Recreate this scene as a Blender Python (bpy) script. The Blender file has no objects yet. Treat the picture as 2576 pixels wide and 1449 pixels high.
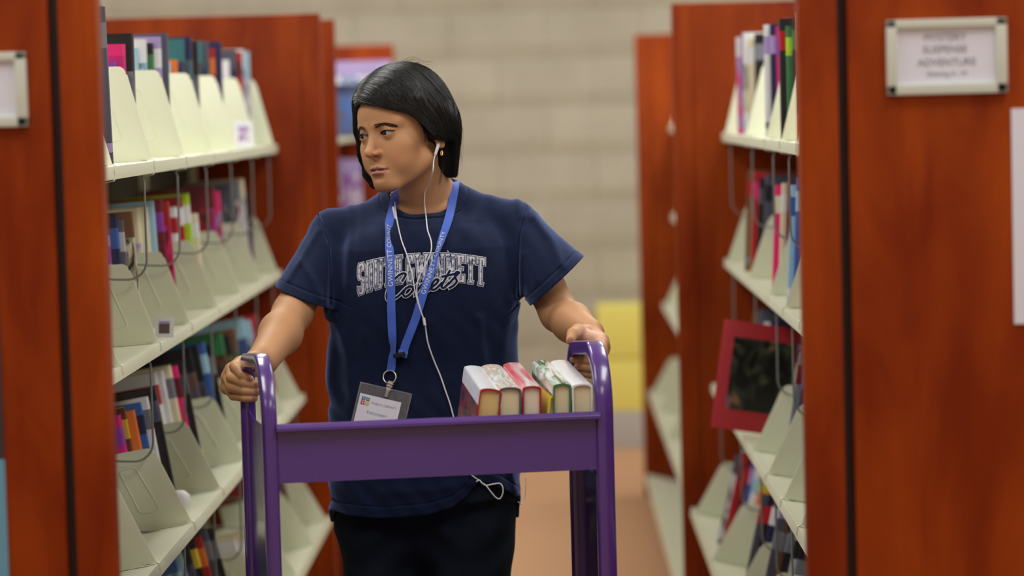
import bpy, bmesh, math, random, os
import numpy as np
from mathutils import Vector, Matrix
PI = math.pi
rnd = random.Random(7)
C = bpy.context.scene.collection
Q = 1.0
# ------------------------------------------------------------------ camera
EYE = 1.47
FP = 7000.0            # focal length in pixels of the 2576 px wide frame
TH = math.atan(448 / FP)
AL = math.atan(100 / FP * math.cos(TH))
RO = 0.0265
fw = Vector((-math.sin(AL) * math.cos(TH), math.cos(AL) * math.cos(TH), -math.sin(TH)))
rt = Vector((math.cos(AL), math.sin(AL), 0))
up = rt.cross(fw)
CX = rt * math.cos(RO) - up * math.sin(RO)
CY = rt * math.sin(RO) + up * math.cos(RO)


def P(x, y, D):
    """world point seen at photo position x, y standing D metres down the aisle"""
    d = fw * FP + CX * (x - 1288) - CY * (y - 724.5)
    k = D / d.y
    return Vector((d.x * k, D, EYE + d.z * k))


def PT(x, y, D):
    return tuple(P(x, y, D))


# ------------------------------------------------------------------ tagging and mesh helpers
def tag(o, label=None, cat=None, group=None, kind=None):
    if label: o['label'] = label
    if cat: o['category'] = cat
    if group: o['group'] = group
    if kind: o['kind'] = kind
    return o


def empty(name, loc=(0, 0, 0), rz=0.0, label=None, cat=None, group=None, parent=None):
    o = bpy.data.objects.new(name, None)
    C.objects.link(o)
    o.location = loc
    o.rotation_euler = (0, 0, rz)
    o.empty_display_size = 0.05
    if parent: o.parent = parent
    return tag(o, label, cat, group)


class MB:
    """collects shapes and links them as one mesh object"""

    def __init__(self):
        self.v = []
        self.f = []

    def add(self, vs, fs):
        n = len(self.v)
        self.v += [tuple(p) for p in vs]
        self.f += [tuple(i + n for i in f) for f in fs]
        return self

    def box(self, lo, hi, bev=0.0, mat=None):
        bm = bmesh.new()
        bmesh.ops.create_cube(bm, size=1.0)
        c = [(lo[i] + hi[i]) / 2 for i in range(3)]
        s = [hi[i] - lo[i] for i in range(3)]
        for v in bm.verts:
            v.co = Vector([c[i] + v.co[i] * s[i] for i in range(3)])
        if bev > 0:
            bmesh.ops.bevel(bm, geom=list(bm.edges), offset=bev, segments=2, profile=0.7, affect='EDGES')
        bm.verts.ensure_lookup_table()
        vs = [v.co.copy() for v in bm.verts]
        if mat is not None: vs = [mat @ v for v in vs]
        fs = [tuple(v.index for v in f.verts) for f in bm.faces]
        bm.free()
        return self.add(vs, fs)

    def prism(self, pts, y0, y1, axis='y', bev=0.0):
        """outline pts (a, b) extruded; axis y: (a, y, b), x: (x, a, b), z: (a, b, z)"""
        def mk(a, b, t):
            return {'y': (a, t, b), 'x': (t, a, b), 'z': (a, b, t)}[axis]
        bm = bmesh.new()
        lo = [bm.verts.new(mk(a, b, y0)) for a, b in pts]
        hi = [bm.verts.new(mk(a, b, y1)) for a, b in pts]
        n = len(pts)
        bm.faces.new(lo)
        bm.faces.new(hi[::-1])
        for i in range(n):
            bm.faces.new((lo[i], hi[i], hi[(i + 1) % n], lo[(i + 1) % n]))
        bmesh.ops.recalc_face_normals(bm, faces=list(bm.faces))
        if bev > 0:
            ed = [e for e in bm.edges if len({v.co[{'y': 1, 'x': 0, 'z': 2}[axis]] > (y0 + y1) / 2 for v in e.verts}) == 1]
            bmesh.ops.bevel(bm, geom=ed, offset=bev, segments=2, profile=0.7, affect='EDGES')
        bm.verts.index_update()
        vs = [v.co.copy() for v in bm.verts]
        fs = [tuple(v.index for v in f.verts) for f in bm.faces]
        bm.free()
        return self.add(vs, fs)

    def tube(self, pts, r, n=8, closed=False, flat=None):
        pts = [Vector(p) for p in pts]
        m = len(pts)
        rr = r if isinstance(r, (list, tuple)) else [r] * m
        prev = None
        rings = []
        for i, p in enumerate(pts):
            if closed:
                t = pts[(i + 1) % m] - pts[i - 1]
            else:
                t = pts[min(i + 1, m - 1)] - pts[max(i - 1, 0)]
            if t.length < 1e-9: t = Vector((0, 0, 1))
            t.normalize()
            if prev is None:
                a = Vector((0, 0, 1)) if abs(t.z) < 0.9 else Vector((1, 0, 0))
                nx = t.cross(a).normalized()
            else:
                nx = (prev - t * prev.dot(t))
                nx = nx.normalized() if nx.length > 1e-6 else t.orthogonal().normalized()
            prev = nx
            ny = t.cross(nx)
            rings.append([p + (nx * math.cos(2 * PI * k / n) + ny * math.sin(2 * PI * k / n)) * rr[i] for k in range(n)])
        vs = [q for ring in rings for q in ring]
        fs = []
        for i in range(m if closed else m - 1):
            j = (i + 1) % m
            for k in range(n):
                fs.append((i * n + k, i * n + (k + 1) % n, j * n + (k + 1) % n, j * n + k))
        if not closed:
            fs.append(tuple(range(n))[::-1])
            fs.append(tuple((m - 1) * n + k for k in range(n)))
        return self.add(vs, fs)

    def sweep(self, path, prof, side):
        """rectangular / any profile (a along side, b along in-plane normal) swept along path; side is constant"""
        side = Vector(side).normalized()
        pts = [Vector(p) for p in path]
        m, n = len(pts), len(prof)
        vs = []
        for i, p in enumerate(pts):
            t1 = (pts[i] - pts[i - 1]).normalized() if i else (pts[1] - pts[0]).normalized()
            t2 = (pts[i + 1] - pts[i]).normalized() if i < m - 1 else t1
            t = (t1 + t2).normalized()
            nn = side.cross(t)
            k = 1 / max(0.5, t.dot(t1))
            vs += [p + side * a + nn * b * k for a, b in prof]
        fs = []
        for i in range(m - 1):
            for k in range(n):
                fs.append((i * n + k, i * n + (k + 1) % n, (i + 1) * n + (k + 1) % n, (i + 1) * n + k))
        fs.append(tuple(range(n))[::-1])
        fs.append(tuple((m - 1) * n + k for k in range(n)))
        return self.add(vs, fs)

    def lathe(self, prof, c, axis=(0, 0, 1), n=20):
        ax = Vector(axis).normalized()
        a = ax.orthogonal().normalized()
        b = ax.cross(a)
        c = Vector(c)
        vs = []
        for r, h in prof:
            vs += [c + ax * h + (a * math.cos(2 * PI * k / n) + b * math.sin(2 * PI * k / n)) * r for k in range(n)]
        fs = []
        for i in range(len(prof) - 1):
            for k in range(n):
                fs.append((i * n + k, i * n + (k + 1) % n, (i + 1) * n + (k + 1) % n, (i + 1) * n + k))
        fs.append(tuple(range(n))[::-1])
        fs.append(tuple((len(prof) - 1) * n + k for k in range(n)))
        return self.add(vs, fs)

    def build(self, name, mat, parent=None, smooth=False, angle=35):
        me = bpy.data.meshes.new(name)
        me.from_pydata(self.v, [], self.f)
        bm = bmesh.new()
        bm.from_mesh(me)
        bmesh.ops.recalc_face_normals(bm, faces=list(bm.faces))
        bm.to_mesh(me)
        bm.free()
        return link(name, me, mat, parent, smooth, angle)


def link(name, me, mat, parent=None, smooth=False, angle=35):
    o = bpy.data.objects.new(name, me)
    C.objects.link(o)
    if mat is not None:
        for m_ in (mat if isinstance(mat, (list, tuple)) else [mat]):
            me.materials.append(m_)
    if smooth:
        me.polygons.foreach_set('use_smooth', [True] * len(me.polygons))
        if angle is not None and angle < 180:
            me.set_sharp_from_angle(angle=math.radians(angle))
    if parent: o.parent = parent
    return o


def copy_tree(o, parent=None):
    c = o.copy()
    C.objects.link(c)
    c.parent = parent
    for ch in list(o.children):
        copy_tree(ch, c)
    return c


# ------------------------------------------------------------------ materials
MATS = {}


def srgb(r, g, b):
    def f(c):
        c /= 255.0
        return c / 12.92 if c <= 0.04045 else ((c + 0.055) / 1.055) ** 2.4
    return (f(r), f(g), f(b), 1.0)


def new_mat(name):
    m = bpy.data.materials.new(name)
    m.use_nodes = True
    nt = m.node_tree
    return m, nt, nt.nodes['Principled BSDF']


def nd(nt, t, **kw):
    n = nt.nodes.new(t)
    for k, v in kw.items():
        if hasattr(n, k):
            setattr(n, k, v)
        else:
            n.inputs[k].default_value = v
    return n


def plain(name, col, rough=0.5, metal=0.0, spec=0.5, noise=0.0, scale=40, bump=0.0, coat=0.0, sheen=0.0):
    if name in MATS: return MATS[name]
    m, nt, b = new_mat(name)
    b.inputs['Base Color'].default_value = col
    b.inputs['Roughness'].default_value = rough
    b.inputs['Metallic'].default_value = metal
    b.inputs['Specular IOR Level'].default_value = spec
    b.inputs['Coat Weight'].default_value = coat
    b.inputs['Coat Roughness'].default_value = 0.12
    if sheen:
        b.inputs['Sheen Weight'].default_value = sheen
        b.inputs['Sheen Roughness'].default_value = 0.5
    tc = nd(nt, 'ShaderNodeTexCoord')
    if noise > 0:
        nz = nd(nt, 'ShaderNodeTexNoise', Scale=scale, Detail=4.0)
        nt.links.new(tc.outputs['Object'], nz.inputs['Vector'])
        mx = nd(nt, 'ShaderNodeMix', data_type='RGBA')
        mx.inputs['A'].default_value = tuple(c * (1 - noise) for c in col[:3]) + (1,)
        mx.inputs['B'].default_value = tuple(min(1, c * (1 + noise)) for c in col[:3]) + (1,)
        nt.links.new(nz.outputs['Fac'], mx.inputs['Factor'])
        nt.links.new(mx.outputs['Result'], b.inputs['Base Color'])
    if bump > 0:
        nz2 = nd(nt, 'ShaderNodeTexNoise', Scale=scale * 6, Detail=2.0)
        nt.links.new(tc.outputs['Object'], nz2.inputs['Vector'])
        bp = nd(nt, 'ShaderNodeBump', Strength=bump, Distance=0.001)
        nt.links.new(nz2.outputs['Fac'], bp.inputs['Height'])
        nt.links.new(bp.outputs['Normal'], b.inputs['Normal'])
    MATS[name] = m
    return m


def wood_mat():
    m, nt, b = new_mat('cherry_wood')
    tc = nd(nt, 'ShaderNodeTexCoord')
    mp = nd(nt, 'ShaderNodeMapping')
    mp.inputs['Scale'].default_value = (4, 4, 0.8)
    nt.links.new(tc.outputs['Object'], mp.inputs['Vector'])
    nz = nd(nt, 'ShaderNodeTexNoise', Scale=3.0, Detail=6.0, Roughness=0.6, Distortion=0.6)
    nt.links.new(mp.outputs['Vector'], nz.inputs['Vector'])
    mp2 = nd(nt, 'ShaderNodeMapping')
    mp2.inputs['Scale'].default_value = (2.2, 2.2, 1.1)
    nt.links.new(tc.outputs['Object'], mp2.inputs['Vector'])
    n2 = nd(nt, 'ShaderNodeTexNoise', Scale=2.2, Detail=3.0)
    nt.links.new(mp2.outputs['Vector'], n2.inputs['Vector'])
    ad = nd(nt, 'ShaderNodeMath', operation='ADD')
    nt.links.new(nz.outputs['Fac'], ad.inputs[0])
    nt.links.new(n2.outputs['Fac'], ad.inputs[1])
    cr = nd(nt, 'ShaderNodeValToRGB')
    cr.color_ramp.elements[0].position = 0.62
    cr.color_ramp.elements[0].color = WOOD_A
    cr.color_ramp.elements[1].position = 1.0
    cr.color_ramp.elements[1].color = WOOD_B
    hv = nd(nt, 'ShaderNodeMath', operation='MULTIPLY')
    hv.inputs[1].default_value = 0.78
    nt.links.new(ad.outputs[0], hv.inputs[0])
    nt.links.new(hv.outputs[0], cr.inputs['Fac'])
    nt.links.new(cr.outputs['Color'], b.inputs['Base Color'])
    b.inputs['Roughness'].default_value = 0.48
    b.inputs['Specular IOR Level'].default_value = 0.14
    return m


WOOD_A = (0.185, 0.0185, 0.0009, 1)
WOOD_B = (0.35, 0.054, 0.0028, 1)
M_wood = wood_mat()
M_groove = plain('dark_groove', srgb(38, 14, 8), 0.7, noise=0.2)
M_cream = plain('cream_enamel', srgb(232, 234, 208), 0.42, noise=0.03, scale=6)
M_wire = plain('wire_grey', srgb(150, 152, 150), 0.35, metal=0.3)
M_purple = None


def purple_mat():
    m, nt, b = new_mat('purple_enamel')
    tc = nd(nt, 'ShaderNodeTexCoord')
    nz = nd(nt, 'ShaderNodeTexNoise', Scale=90.0, Detail=5.0)
    nt.links.new(tc.outputs['Object'], nz.inputs['Vector'])
    cr = nd(nt, 'ShaderNodeValToRGB')
    cr.color_ramp.elements[0].position = 0.755
    cr.color_ramp.elements[0].color = PURPLE
    cr.color_ramp.elements[1].position = 0.775
    cr.color_ramp.elements[1].color = srgb(190, 170, 190)
    nt.links.new(nz.outputs['Fac'], cr.inputs['Fac'])
    nt.links.new(cr.outputs['Color'], b.inputs['Base Color'])
    b.inputs['Roughness'].default_value = 0.26
    b.inputs['Specular IOR Level'].default_value = 0.65
    b.inputs['Coat Weight'].default_value = 0.8
    b.inputs['Coat Roughness'].default_value = 0.12
    return m


PURPLE = (0.082, 0.028, 0.225, 1)
M_purple = purple_mat()


def vcol_mat(name, rough=0.5, spec=0.5, sss=0.0, bump=0.0, bscale=400, coat=0.0):
    m, nt, b = new_mat(name)
    at = nd(nt, 'ShaderNodeAttribute', attribute_name='Col')
    nt.links.new(at.outputs['Color'], b.inputs['Base Color'])
    b.inputs['Roughness'].default_value = rough
    b.inputs['Specular IOR Level'].default_value = spec
    b.inputs['Coat Weight'].default_value = coat
    b.inputs['Coat Roughness'].default_value = 0.05
    if sss:
        b.inputs['Subsurface Weight'].default_value = sss
        b.inputs['Subsurface Radius'].default_value = (0.012, 0.005, 0.003)
        b.inputs['Subsurface Scale'].default_value = 0.6
    if bump:
        tc = nd(nt, 'ShaderNodeTexCoord')
        nz = nd(nt, 'ShaderNodeTexNoise', Scale=bscale, Detail=3.0)
        nt.links.new(tc.outputs['Object'], nz.inputs['Vector'])
        bp = nd(nt, 'ShaderNodeBump', Strength=bump, Distance=0.001)
        nt.links.new(nz.outputs['Fac'], bp.inputs['Height'])
        nt.links.new(bp.outputs['Normal'], b.inputs['Normal'])
    return m


# ------------------------------------------------------------------ implicit surfaces (everything organic)
def smin(a, b, k):
    h = np.maximum(k - np.abs(a - b), 0) / k
    return np.minimum(a, b) - h * h * k * 0.25


def smax(a, b, k):
    return -smin(-a, -b, k)


def ell(p, c, r):
    q = p - np.array(c, np.float32)
    r = np.array(r, np.float32)
    a = q / r
    k0 = np.sqrt((a * a).sum(1)) + 1e-9
    bb = a / r
    k1 = np.sqrt((bb * bb).sum(1)) + 1e-9
    return k0 * (k0 - 1) / k1


def sph(p, c, r):
    q = p - np.array(c, np.float32)
    return np.sqrt((q * q).sum(1)) - r


def cap(p, a, b, r0, r1=None):
    if r1 is None: r1 = r0
    a = np.array(a, np.float32)
    b = np.array(b, np.float32)
    ba = b - a
    q = p - a
    t = np.clip(q @ ba / max(1e-12, float(ba @ ba)), 0, 1)
    d = q - t[:, None] * ba
    return np.sqrt((d * d).sum(1)) - (r0 + (r1 - r0) * t)


def chain(p, pts, rs, k):
    d = None
    for i in range(len(pts) - 1):
        e = cap(p, pts[i], pts[i + 1], rs[i], rs[i + 1])
        d = e if d is None else smin(d, e, k)
    return d


def polydist(p, pts):
    """distance to a polyline"""
    d = None
    for i in range(len(pts) - 1):
        e = cap(p, pts[i], pts[i + 1], 0.0)
        d = e if d is None else np.minimum(d, e)
    return d


def chunked(f, p, n=400000):
    if len(p) <= n: return f(p)
    return np.concatenate([f(p[i:i + n]) for i in range(0, len(p), n)])


def gradient(f, p, e):
    g = np.empty_like(p)
    for i in range(3):
        q = p.copy()
        q[:, i] += e
        a = chunked(f, q)
        q[:, i] -= 2 * e
        g[:, i] = (a - chunked(f, q)) / (2 * e)
    return g


def sdf_surface(f, lo, hi, h, B=8, project=2, margin=1.6):
    h = h * Q
    lo = np.array(lo, np.float64)
    n = np.ceil((np.array(hi) - lo) / (h * B)).astype(int) + 1
    g = np.stack(np.meshgrid(*[np.arange(k) for k in n], indexing='ij'), -1).reshape(-1, 3)
    cc = (lo + (g + 0.5) * B * h).astype(np.float32)
    d = chunked(f, cc)
    act = g[np.abs(d) < B * h * 0.87 * margin]
    N = n * B + 2
    loc = np.stack(np.meshgrid(*[np.arange(B + 1)] * 3, indexing='ij'), -1).reshape(-1, 3)
    vk, vp, ek, ea, es = [], [], [], [], []
    offs = np.array([(i, j, k) for i in (0, 1) for j in (0, 1) for k in (0, 1)])
    CH = 600
    for s in range(0, len(act), CH):
        a = act[s:s + CH]
        idx = a[:, None, :] * B + loc[None]
        pts = (lo + idx.reshape(-1, 3) * h).astype(np.float32)
        v = f(pts).reshape(len(a), B + 1, B + 1, B + 1)
        neg = v < 0
        any_ = np.zeros((len(a), B, B, B), bool)
        all_ = np.ones_like(any_)
        for o in offs:
            sl = neg[:, o[0]:o[0] + B, o[1]:o[1] + B, o[2]:o[2] + B]
            any_ |= sl
            all_ &= sl
        mix = any_ & ~all_
        bi, i, j, k = np.nonzero(mix)
        if len(bi):
            acc = np.zeros((len(bi), 3))
            cnt = np.zeros(len(bi))
            for ax in range(3):
                for u in (0, 1):
                    for w in (0, 1):
                        o0 = [0, 0, 0]
                        oth = [q for q in range(3) if q != ax]
                        o0[oth[0]] = u
                        o0[oth[1]] = w
                        o1 = list(o0)
                        o1[ax] = 1
                        v0 = v[bi, i + o0[0], j + o0[1], k + o0[2]]
                        v1 = v[bi, i + o1[0], j + o1[1], k + o1[2]]
                        m = (v0 < 0) != (v1 < 0)
                        t = np.where(m, v0 / np.where(m, v0 - v1, 1), 0)
                        pp = np.tile(np.array(o0, float), (len(bi), 1))
                        pp[:, ax] += t
                        acc += pp * m[:, None]
                        cnt += m
            ci = a[bi] * B + np.stack([i, j, k], 1)
            vp.append(lo + (ci + acc / cnt[:, None]) * h)
            vk.append((ci[:, 0].astype(np.int64) * N[1] + ci[:, 1]) * N[2] + ci[:, 2])
        for ax in range(3):
            o = [0, 0, 0]
            o[ax] = 1
            n0 = neg[:, :B, :B, :B]
            n1 = neg[:, o[0]:o[0] + B, o[1]:o[1] + B, o[2]:o[2] + B]
            bi, i, j, k = np.nonzero(n0 != n1)
            if len(bi):
                ci = a[bi] * B + np.stack([i, j, k], 1)
                ek.append(ci)
                ea.append(np.full(len(bi), ax))
                es.append(n0[bi, i, j, k])
    vk = np.concatenate(vk)
    vp = np.concatenate(vp)
    o = np.argsort(vk)
    vk = vk[o]
    vp = vp[o]
    ek = np.concatenate(ek)
    ea = np.concatenate(ea)
    es = np.concatenate(es)
    quads = []
    for ax in range(3):
        m = ea == ax
        c = ek[m]
        sg = es[m]
        u, w = [(1, 2), (2, 0), (0, 1)][ax]
        ids = []
        for du, dw in ((0, 0), (-1, 0), (-1, -1), (0, -1)):
            q = c.copy()
            q[:, u] += du
            q[:, w] += dw
            key = (q[:, 0].astype(np.int64) * N[1] + q[:, 1]) * N[2] + q[:, 2]
            p_ = np.searchsorted(vk, key)
            p_ = np.clip(p_, 0, len(vk) - 1)
            ids.append(np.where((vk[p_] == key) & (q >= 0).all(1), p_, -1))
        qd = np.stack(ids, 1)
        ok = (qd >= 0).all(1)
        qd = qd[ok]
        sg = sg[ok]
        qd[~sg] = qd[~sg][:, ::-1]
        quads.append(qd)
    quads = np.concatenate(quads)
    vp = vp.astype(np.float32)
    for _ in range(project):
        d = chunked(f, vp)
        gr = gradient(f, vp, h * 0.35)
        g2 = (gr * gr).sum(1)
        st = np.where(g2 > 0.05, d / np.maximum(g2, 0.05), 0)
        mv = gr * st[:, None]
        ln = np.sqrt((mv * mv).sum(1))
        k_ = np.minimum(1, 0.45 * h / np.maximum(ln, 1e-9))
        vp = vp - mv * k_[:, None]
    return vp, quads


def mesh_np(name, vp, quads, col=None):
    me = bpy.data.meshes.new(name)
    me.vertices.add(len(vp))
    me.vertices.foreach_set('co', np.ascontiguousarray(vp, np.float32).ravel())
    me.loops.add(quads.size)
    me.loops.foreach_set('vertex_index', quads.astype(np.int32).ravel())
    me.polygons.add(len(quads))
    me.polygons.foreach_set('loop_start', np.arange(0, quads.size, 4, dtype=np.int32))
    me.polygons.foreach_set('loop_total', np.full(len(quads), 4, np.int32))
    me.update(calc_edges=True)
    me.validate()
    me.polygons.foreach_set('use_smooth', np.ones(len(me.polygons), bool))
    if col is not None:
        a = me.color_attributes.new('Col', 'FLOAT_COLOR', 'POINT')
        c4 = np.ones((len(vp), 4), np.float32)
        c4[:, :3] = col
        a.data.foreach_set('color', c4.ravel())
    return me
# ================================================================== the room
WALL_D = 12.28


def wall_mat():
    m, nt, b = new_mat('split_face_block')
    tc = nd(nt, 'ShaderNodeTexCoord')
    mp = nd(nt, 'ShaderNodeMapping')
    mp.inputs['Rotation'].default_value = (PI / 2, 0, 0)
    nt.links.new(tc.outputs['Object'], mp.inputs['Vector'])
    br = nd(nt, 'ShaderNodeTexBrick', offset=0.5)
    br.inputs['Color1'].default_value = srgb(188, 181, 162)
    br.inputs['Color2'].default_value = srgb(184, 177, 159)
    br.inputs['Mortar'].default_value = srgb(174, 167, 150)
    br.inputs['Scale'].default_value = 1.0
    br.inputs['Mortar Size'].default_value = 0.008
    br.inputs['Mortar Smooth'].default_value = 0.2
    br.inputs['Brick Width'].default_value = 0.42
    br.inputs['Row Height'].default_value = 0.212
    nt.links.new(mp.outputs['Vector'], br.inputs['Vector'])
    # the lower quarter of each course is a darker thin course
    sp = nd(nt, 'ShaderNodeSeparateXYZ')
    nt.links.new(tc.outputs['Object'], sp.inputs[0])
    md = nd(nt, 'ShaderNodeMath', operation='MODULO')
    nt.links.new(sp.outputs['Z'], md.inputs[0])
    md.inputs[1].default_value = 0.212
    lt = nd(nt, 'ShaderNodeMath', operation='LESS_THAN')
    nt.links.new(md.outputs[0], lt.inputs[0])
    lt.inputs[1].default_value = 0.062
    mpn = nd(nt, 'ShaderNodeMapping')
    mpn.inputs['Scale'].default_value = (2.2, 1, 6)
    nt.links.new(tc.outputs['Object'], mpn.inputs['Vector'])
    nz = nd(nt, 'ShaderNodeTexNoise', Scale=1.5, Detail=5.0)
    nt.links.new(mpn.outputs['Vector'], nz.inputs['Vector'])
    ml = nd(nt, 'ShaderNodeMath', operation='MULTIPLY')
    nt.links.new(lt.outputs[0], ml.inputs[0])
    nt.links.new(nz.outputs['Fac'], ml.inputs[1])
    mx = nd(nt, 'ShaderNodeMix', data_type='RGBA', blend_type='MULTIPLY')
    nt.links.new(ml.outputs[0], mx.inputs['Factor'])
    nt.links.new(br.outputs['Color'], mx.inputs['A'])
    mx.inputs['B'].default_value = (0.80, 0.76, 0.71, 1)
    m2 = nd(nt, 'ShaderNodeMix', data_type='RGBA', blend_type='MULTIPLY')
    n3 = nd(nt, 'ShaderNodeTexNoise', Scale=4.0, Detail=6.0)
    nt.links.new(tc.outputs['Object'], n3.inputs['Vector'])
    nt.links.new(n3.outputs['Fac'], m2.inputs['Factor'])
    nt.links.new(mx.outputs['Result'], m2.inputs['A'])
    m2.inputs['B'].default_value = (0.70, 0.69, 0.66, 1)
    nt.links.new(m2.outputs['Result'], b.inputs['Base Color'])
    b.inputs['Roughness'].default_value = 0.95
    bp = nd(nt, 'ShaderNodeBump', Strength=0.6, Distance=0.01)
    nt.links.new(n3.outputs['Fac'], bp.inputs['Height'])
    nt.links.new(bp.outputs['Normal'], b.inputs['Normal'])
    return m


M_wall = wall_mat()
M_plaster = plain('pale_plaster', srgb(200, 196, 184), 0.9, noise=0.05, scale=5)
M_floor = plain('tan_carpet', srgb(180, 136, 100), 0.95, noise=0.16, scale=60, bump=0.6)
M_base = plain('red_brown_base', srgb(110, 50, 32), 0.6, noise=0.1)


def structure(name, mb, mat):
    return tag(mb.build(name, mat), kind='structure')


XW = 4.6
structure('floor', MB().box((-XW, -1.5, -0.1), (XW, WALL_D + 0.2, 0.0)), M_floor)
structure('wall_back', MB().box((-XW, WALL_D, 0), (XW, WALL_D + 0.2, 3.0)), M_wall)
structure('wall_left', MB().box((-XW - 0.1, -1.5, 0), (-XW, WALL_D + 0.2, 3.0)), M_plaster)
structure('wall_right', MB().box((XW, -1.5, 0), (XW + 0.1, WALL_D + 0.2, 3.0)), M_plaster)
structure('wall_front', MB().box((-XW, -1.6, 0), (XW, -1.5, 3.0)), M_plaster)
structure('ceiling', MB().box((-XW - 0.1, -1.6, 3.0), (XW + 0.1, WALL_D + 0.2, 3.1)),
          plain('ceiling_tile', srgb(214, 212, 204), 0.9, noise=0.05, scale=30))
structure('baseboard_back', MB().box((-XW, WALL_D - 0.015, 0), (XW, WALL_D, 0.075), 0.003), M_base)


def light_panel(x, y, sx, sy, power, col=(0.985, 1.0, 0.99)):
    l = bpy.data.lights.new('ceiling_light', 'AREA')
    l.shape = 'RECTANGLE'
    l.size = sx
    l.size_y = sy
    l.energy = power
    l.color = col
    o = bpy.data.objects.new('ceiling_light', l)
    C.objects.link(o)
    o.location = (x, y, 2.96)
    return o


# ================================================================== bookcases
RANGE0, RANGE1 = 3.70, 7.36
HALF = 0.457
SH_Z = [1.394, 1.064, 0.734, 0.404, 0.085]         # shelf tops
LAT_L = [0.716, 0.716, 0.666, 0.607, 0.59]
LAT_R = [0.460, 0.460, 0.420, 0.360, 0.345]
TILT = [math.radians(a) for a in (0.0, 3.0, 9.0, 13.0, 15.0)]
TOPZ = EYE + 0.268


def tilt_m(side, k, x=None, y=0.0):
    """frame of shelf k: origin on the lip, tilted so that the back of the shelf lies lower"""
    s = -1 if side == 'left' else 1
    lat = (LAT_L if side == 'left' else LAT_R)[k]
    return Matrix.Translation((s * lat if x is None else x, y, SH_Z[k])) @ Matrix.Rotation(s * TILT[k], 4, 'Y')


def end_panel(parent, x_in, s, y, front, far_w=0.78):
    """wood end panel; x_in = aisle side, s = -1 for the left bookcase; front: side that carries the corner post"""
    e = empty('end_panel', parent=parent)
    t = 0.035
    y0, y1 = (y, y + t)
    post = 0.052
    xa, xb = x_in, x_in + s * post
    lo, hi = min(xa, xb), max(xa, xb)
    MB().box((lo, y0 - 0.004, 0), (hi, y1 + 0.004, TOPZ), 0.004).build('post', M_wood, e, True)
    xa, xb = x_in + s * post, x_in + s * (post + 0.013)
    lo, hi = min(xa, xb), max(xa, xb)
    if front: MB().box((lo, y0 + 0.01, 0), (hi, y1 - 0.01, TOPZ - 0.004)).build('groove', M_groove, e)
    xa, xb = x_in + s * (post + (0.013 if front else 0.0)), x_in + s * (far_w - post - 0.013)
    lo, hi = min(xa, xb), max(xa, xb)
    MB().box((lo, y0, 0), (hi, y1, TOPZ), 0.004).build('board', M_wood, e, True)
    xa, xb = x_in + s * (far_w - post), x_in + s * far_w
    lo, hi = min(xa, xb), max(xa, xb)
    MB().box((lo, y0 - 0.004, 0), (hi, y1 + 0.004, TOPZ), 0.004).build('post', M_wood, e, True)
    return e


def bookcase(side, y0, y1, label, near=True, far=True, pan_in=None):
    s = -1 if side == 'left' else 1
    lat = LAT_L if side == 'left' else LAT_R
    pin = pan_in if pan_in else (0.594 if side == 'left' else 0.334)
    root = empty('bookcase', (0, 0, 0), 0, label, 'bookcase', 'wood ended steel bookcases along the aisle')
    W = 0.78
    if near: end_panel(root, s * pin, s, y0, y0 < 5, W)
    if far: end_panel(root, s * pin, s, y1, False, W)
    ya, yb = y0 + 0.045, y1 - 0.01
    xc = s * (lat[0] + 0.235)            # middle of the double-faced case
    for k in range(5):
        L = (xc * s - lat[k]) / math.cos(TILT[k])
        for back in (0, 1):
            if not back:
                M = tilt_m(side, k)
                q = s
            else:
                xo = s * (2 * xc * s - lat[k])
                M = Matrix.Translation((xo, 0, SH_Z[k])) @ Matrix.Rotation(-s * TILT[k], 4, 'Y')
                q = -s
            m = MB()
            lo, hi = sorted((0.0, q * (L - 0.004)))
            m.box((lo, ya, -0.006), (hi, yb, 0.0), 0, M)
            lo, hi = sorted((-q * 0.003, q * 0.002))
            m.box((lo, ya, -0.021), (hi, yb, 0.0008), 0.0012, M)
            m.build('shelf', M_cream, root, True)
    n = int(round((y1 - y0) / (2 * HALF)))
    for i in range(n + 1):
        y = y0 + 0.05 + i * (yb - y0 - 0.06) / n
        MB().box((xc - 0.022, y - 0.015, 0), (xc + 0.022, y + 0.015, 1.63), 0.002).build('upright', M_cream, root, True)
    MB().box((xc - 0.003, ya, 0.02), (xc + 0.003, yb, 1.45)).build('back_panel', plain('dark_back', srgb(70, 66, 58), 0.7), root)
    return root


bookcase('left', RANGE0, RANGE1, 'left near bookcase with cherry wood end panels and cream steel shelves')
bookcase('right', RANGE0, RANGE1, 'right near bookcase with cherry wood end panels and cream steel shelves')
bookcase('left', RANGE1 + 0.5, 10.9, 'far bookcase standing behind the left near one, with a tall wood end')
bookcase('right', RANGE1 + 0.09, 10.45, 'far bookcase standing behind the right near one, with a tall wood end', near=False)

# ------------------------------------------------------------------ book dividers


def divider_plate():
    """plate in the x-z plane; +x is towards the aisle, origin at the lip corner on the shelf top"""
    d = 0.205
    pts = [(-d, 0.0), (-0.012, 0.0), (-0.001, 0.004)]
    pts += [(-0.040, 0.156)]
    for a in range(0, 91, 18):
        r = 0.014
        pts.append((-0.057 + r * math.cos(math.radians(a)) * 1.0, 0.158 + r * math.sin(math.radians(a))))
    pts += [(-0.057 - 0.10, 0.172), (-d, 0.172)]
    m = MB().prism(pts, -0.001, 0.001, 'y', 0.0006)
    return m


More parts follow.
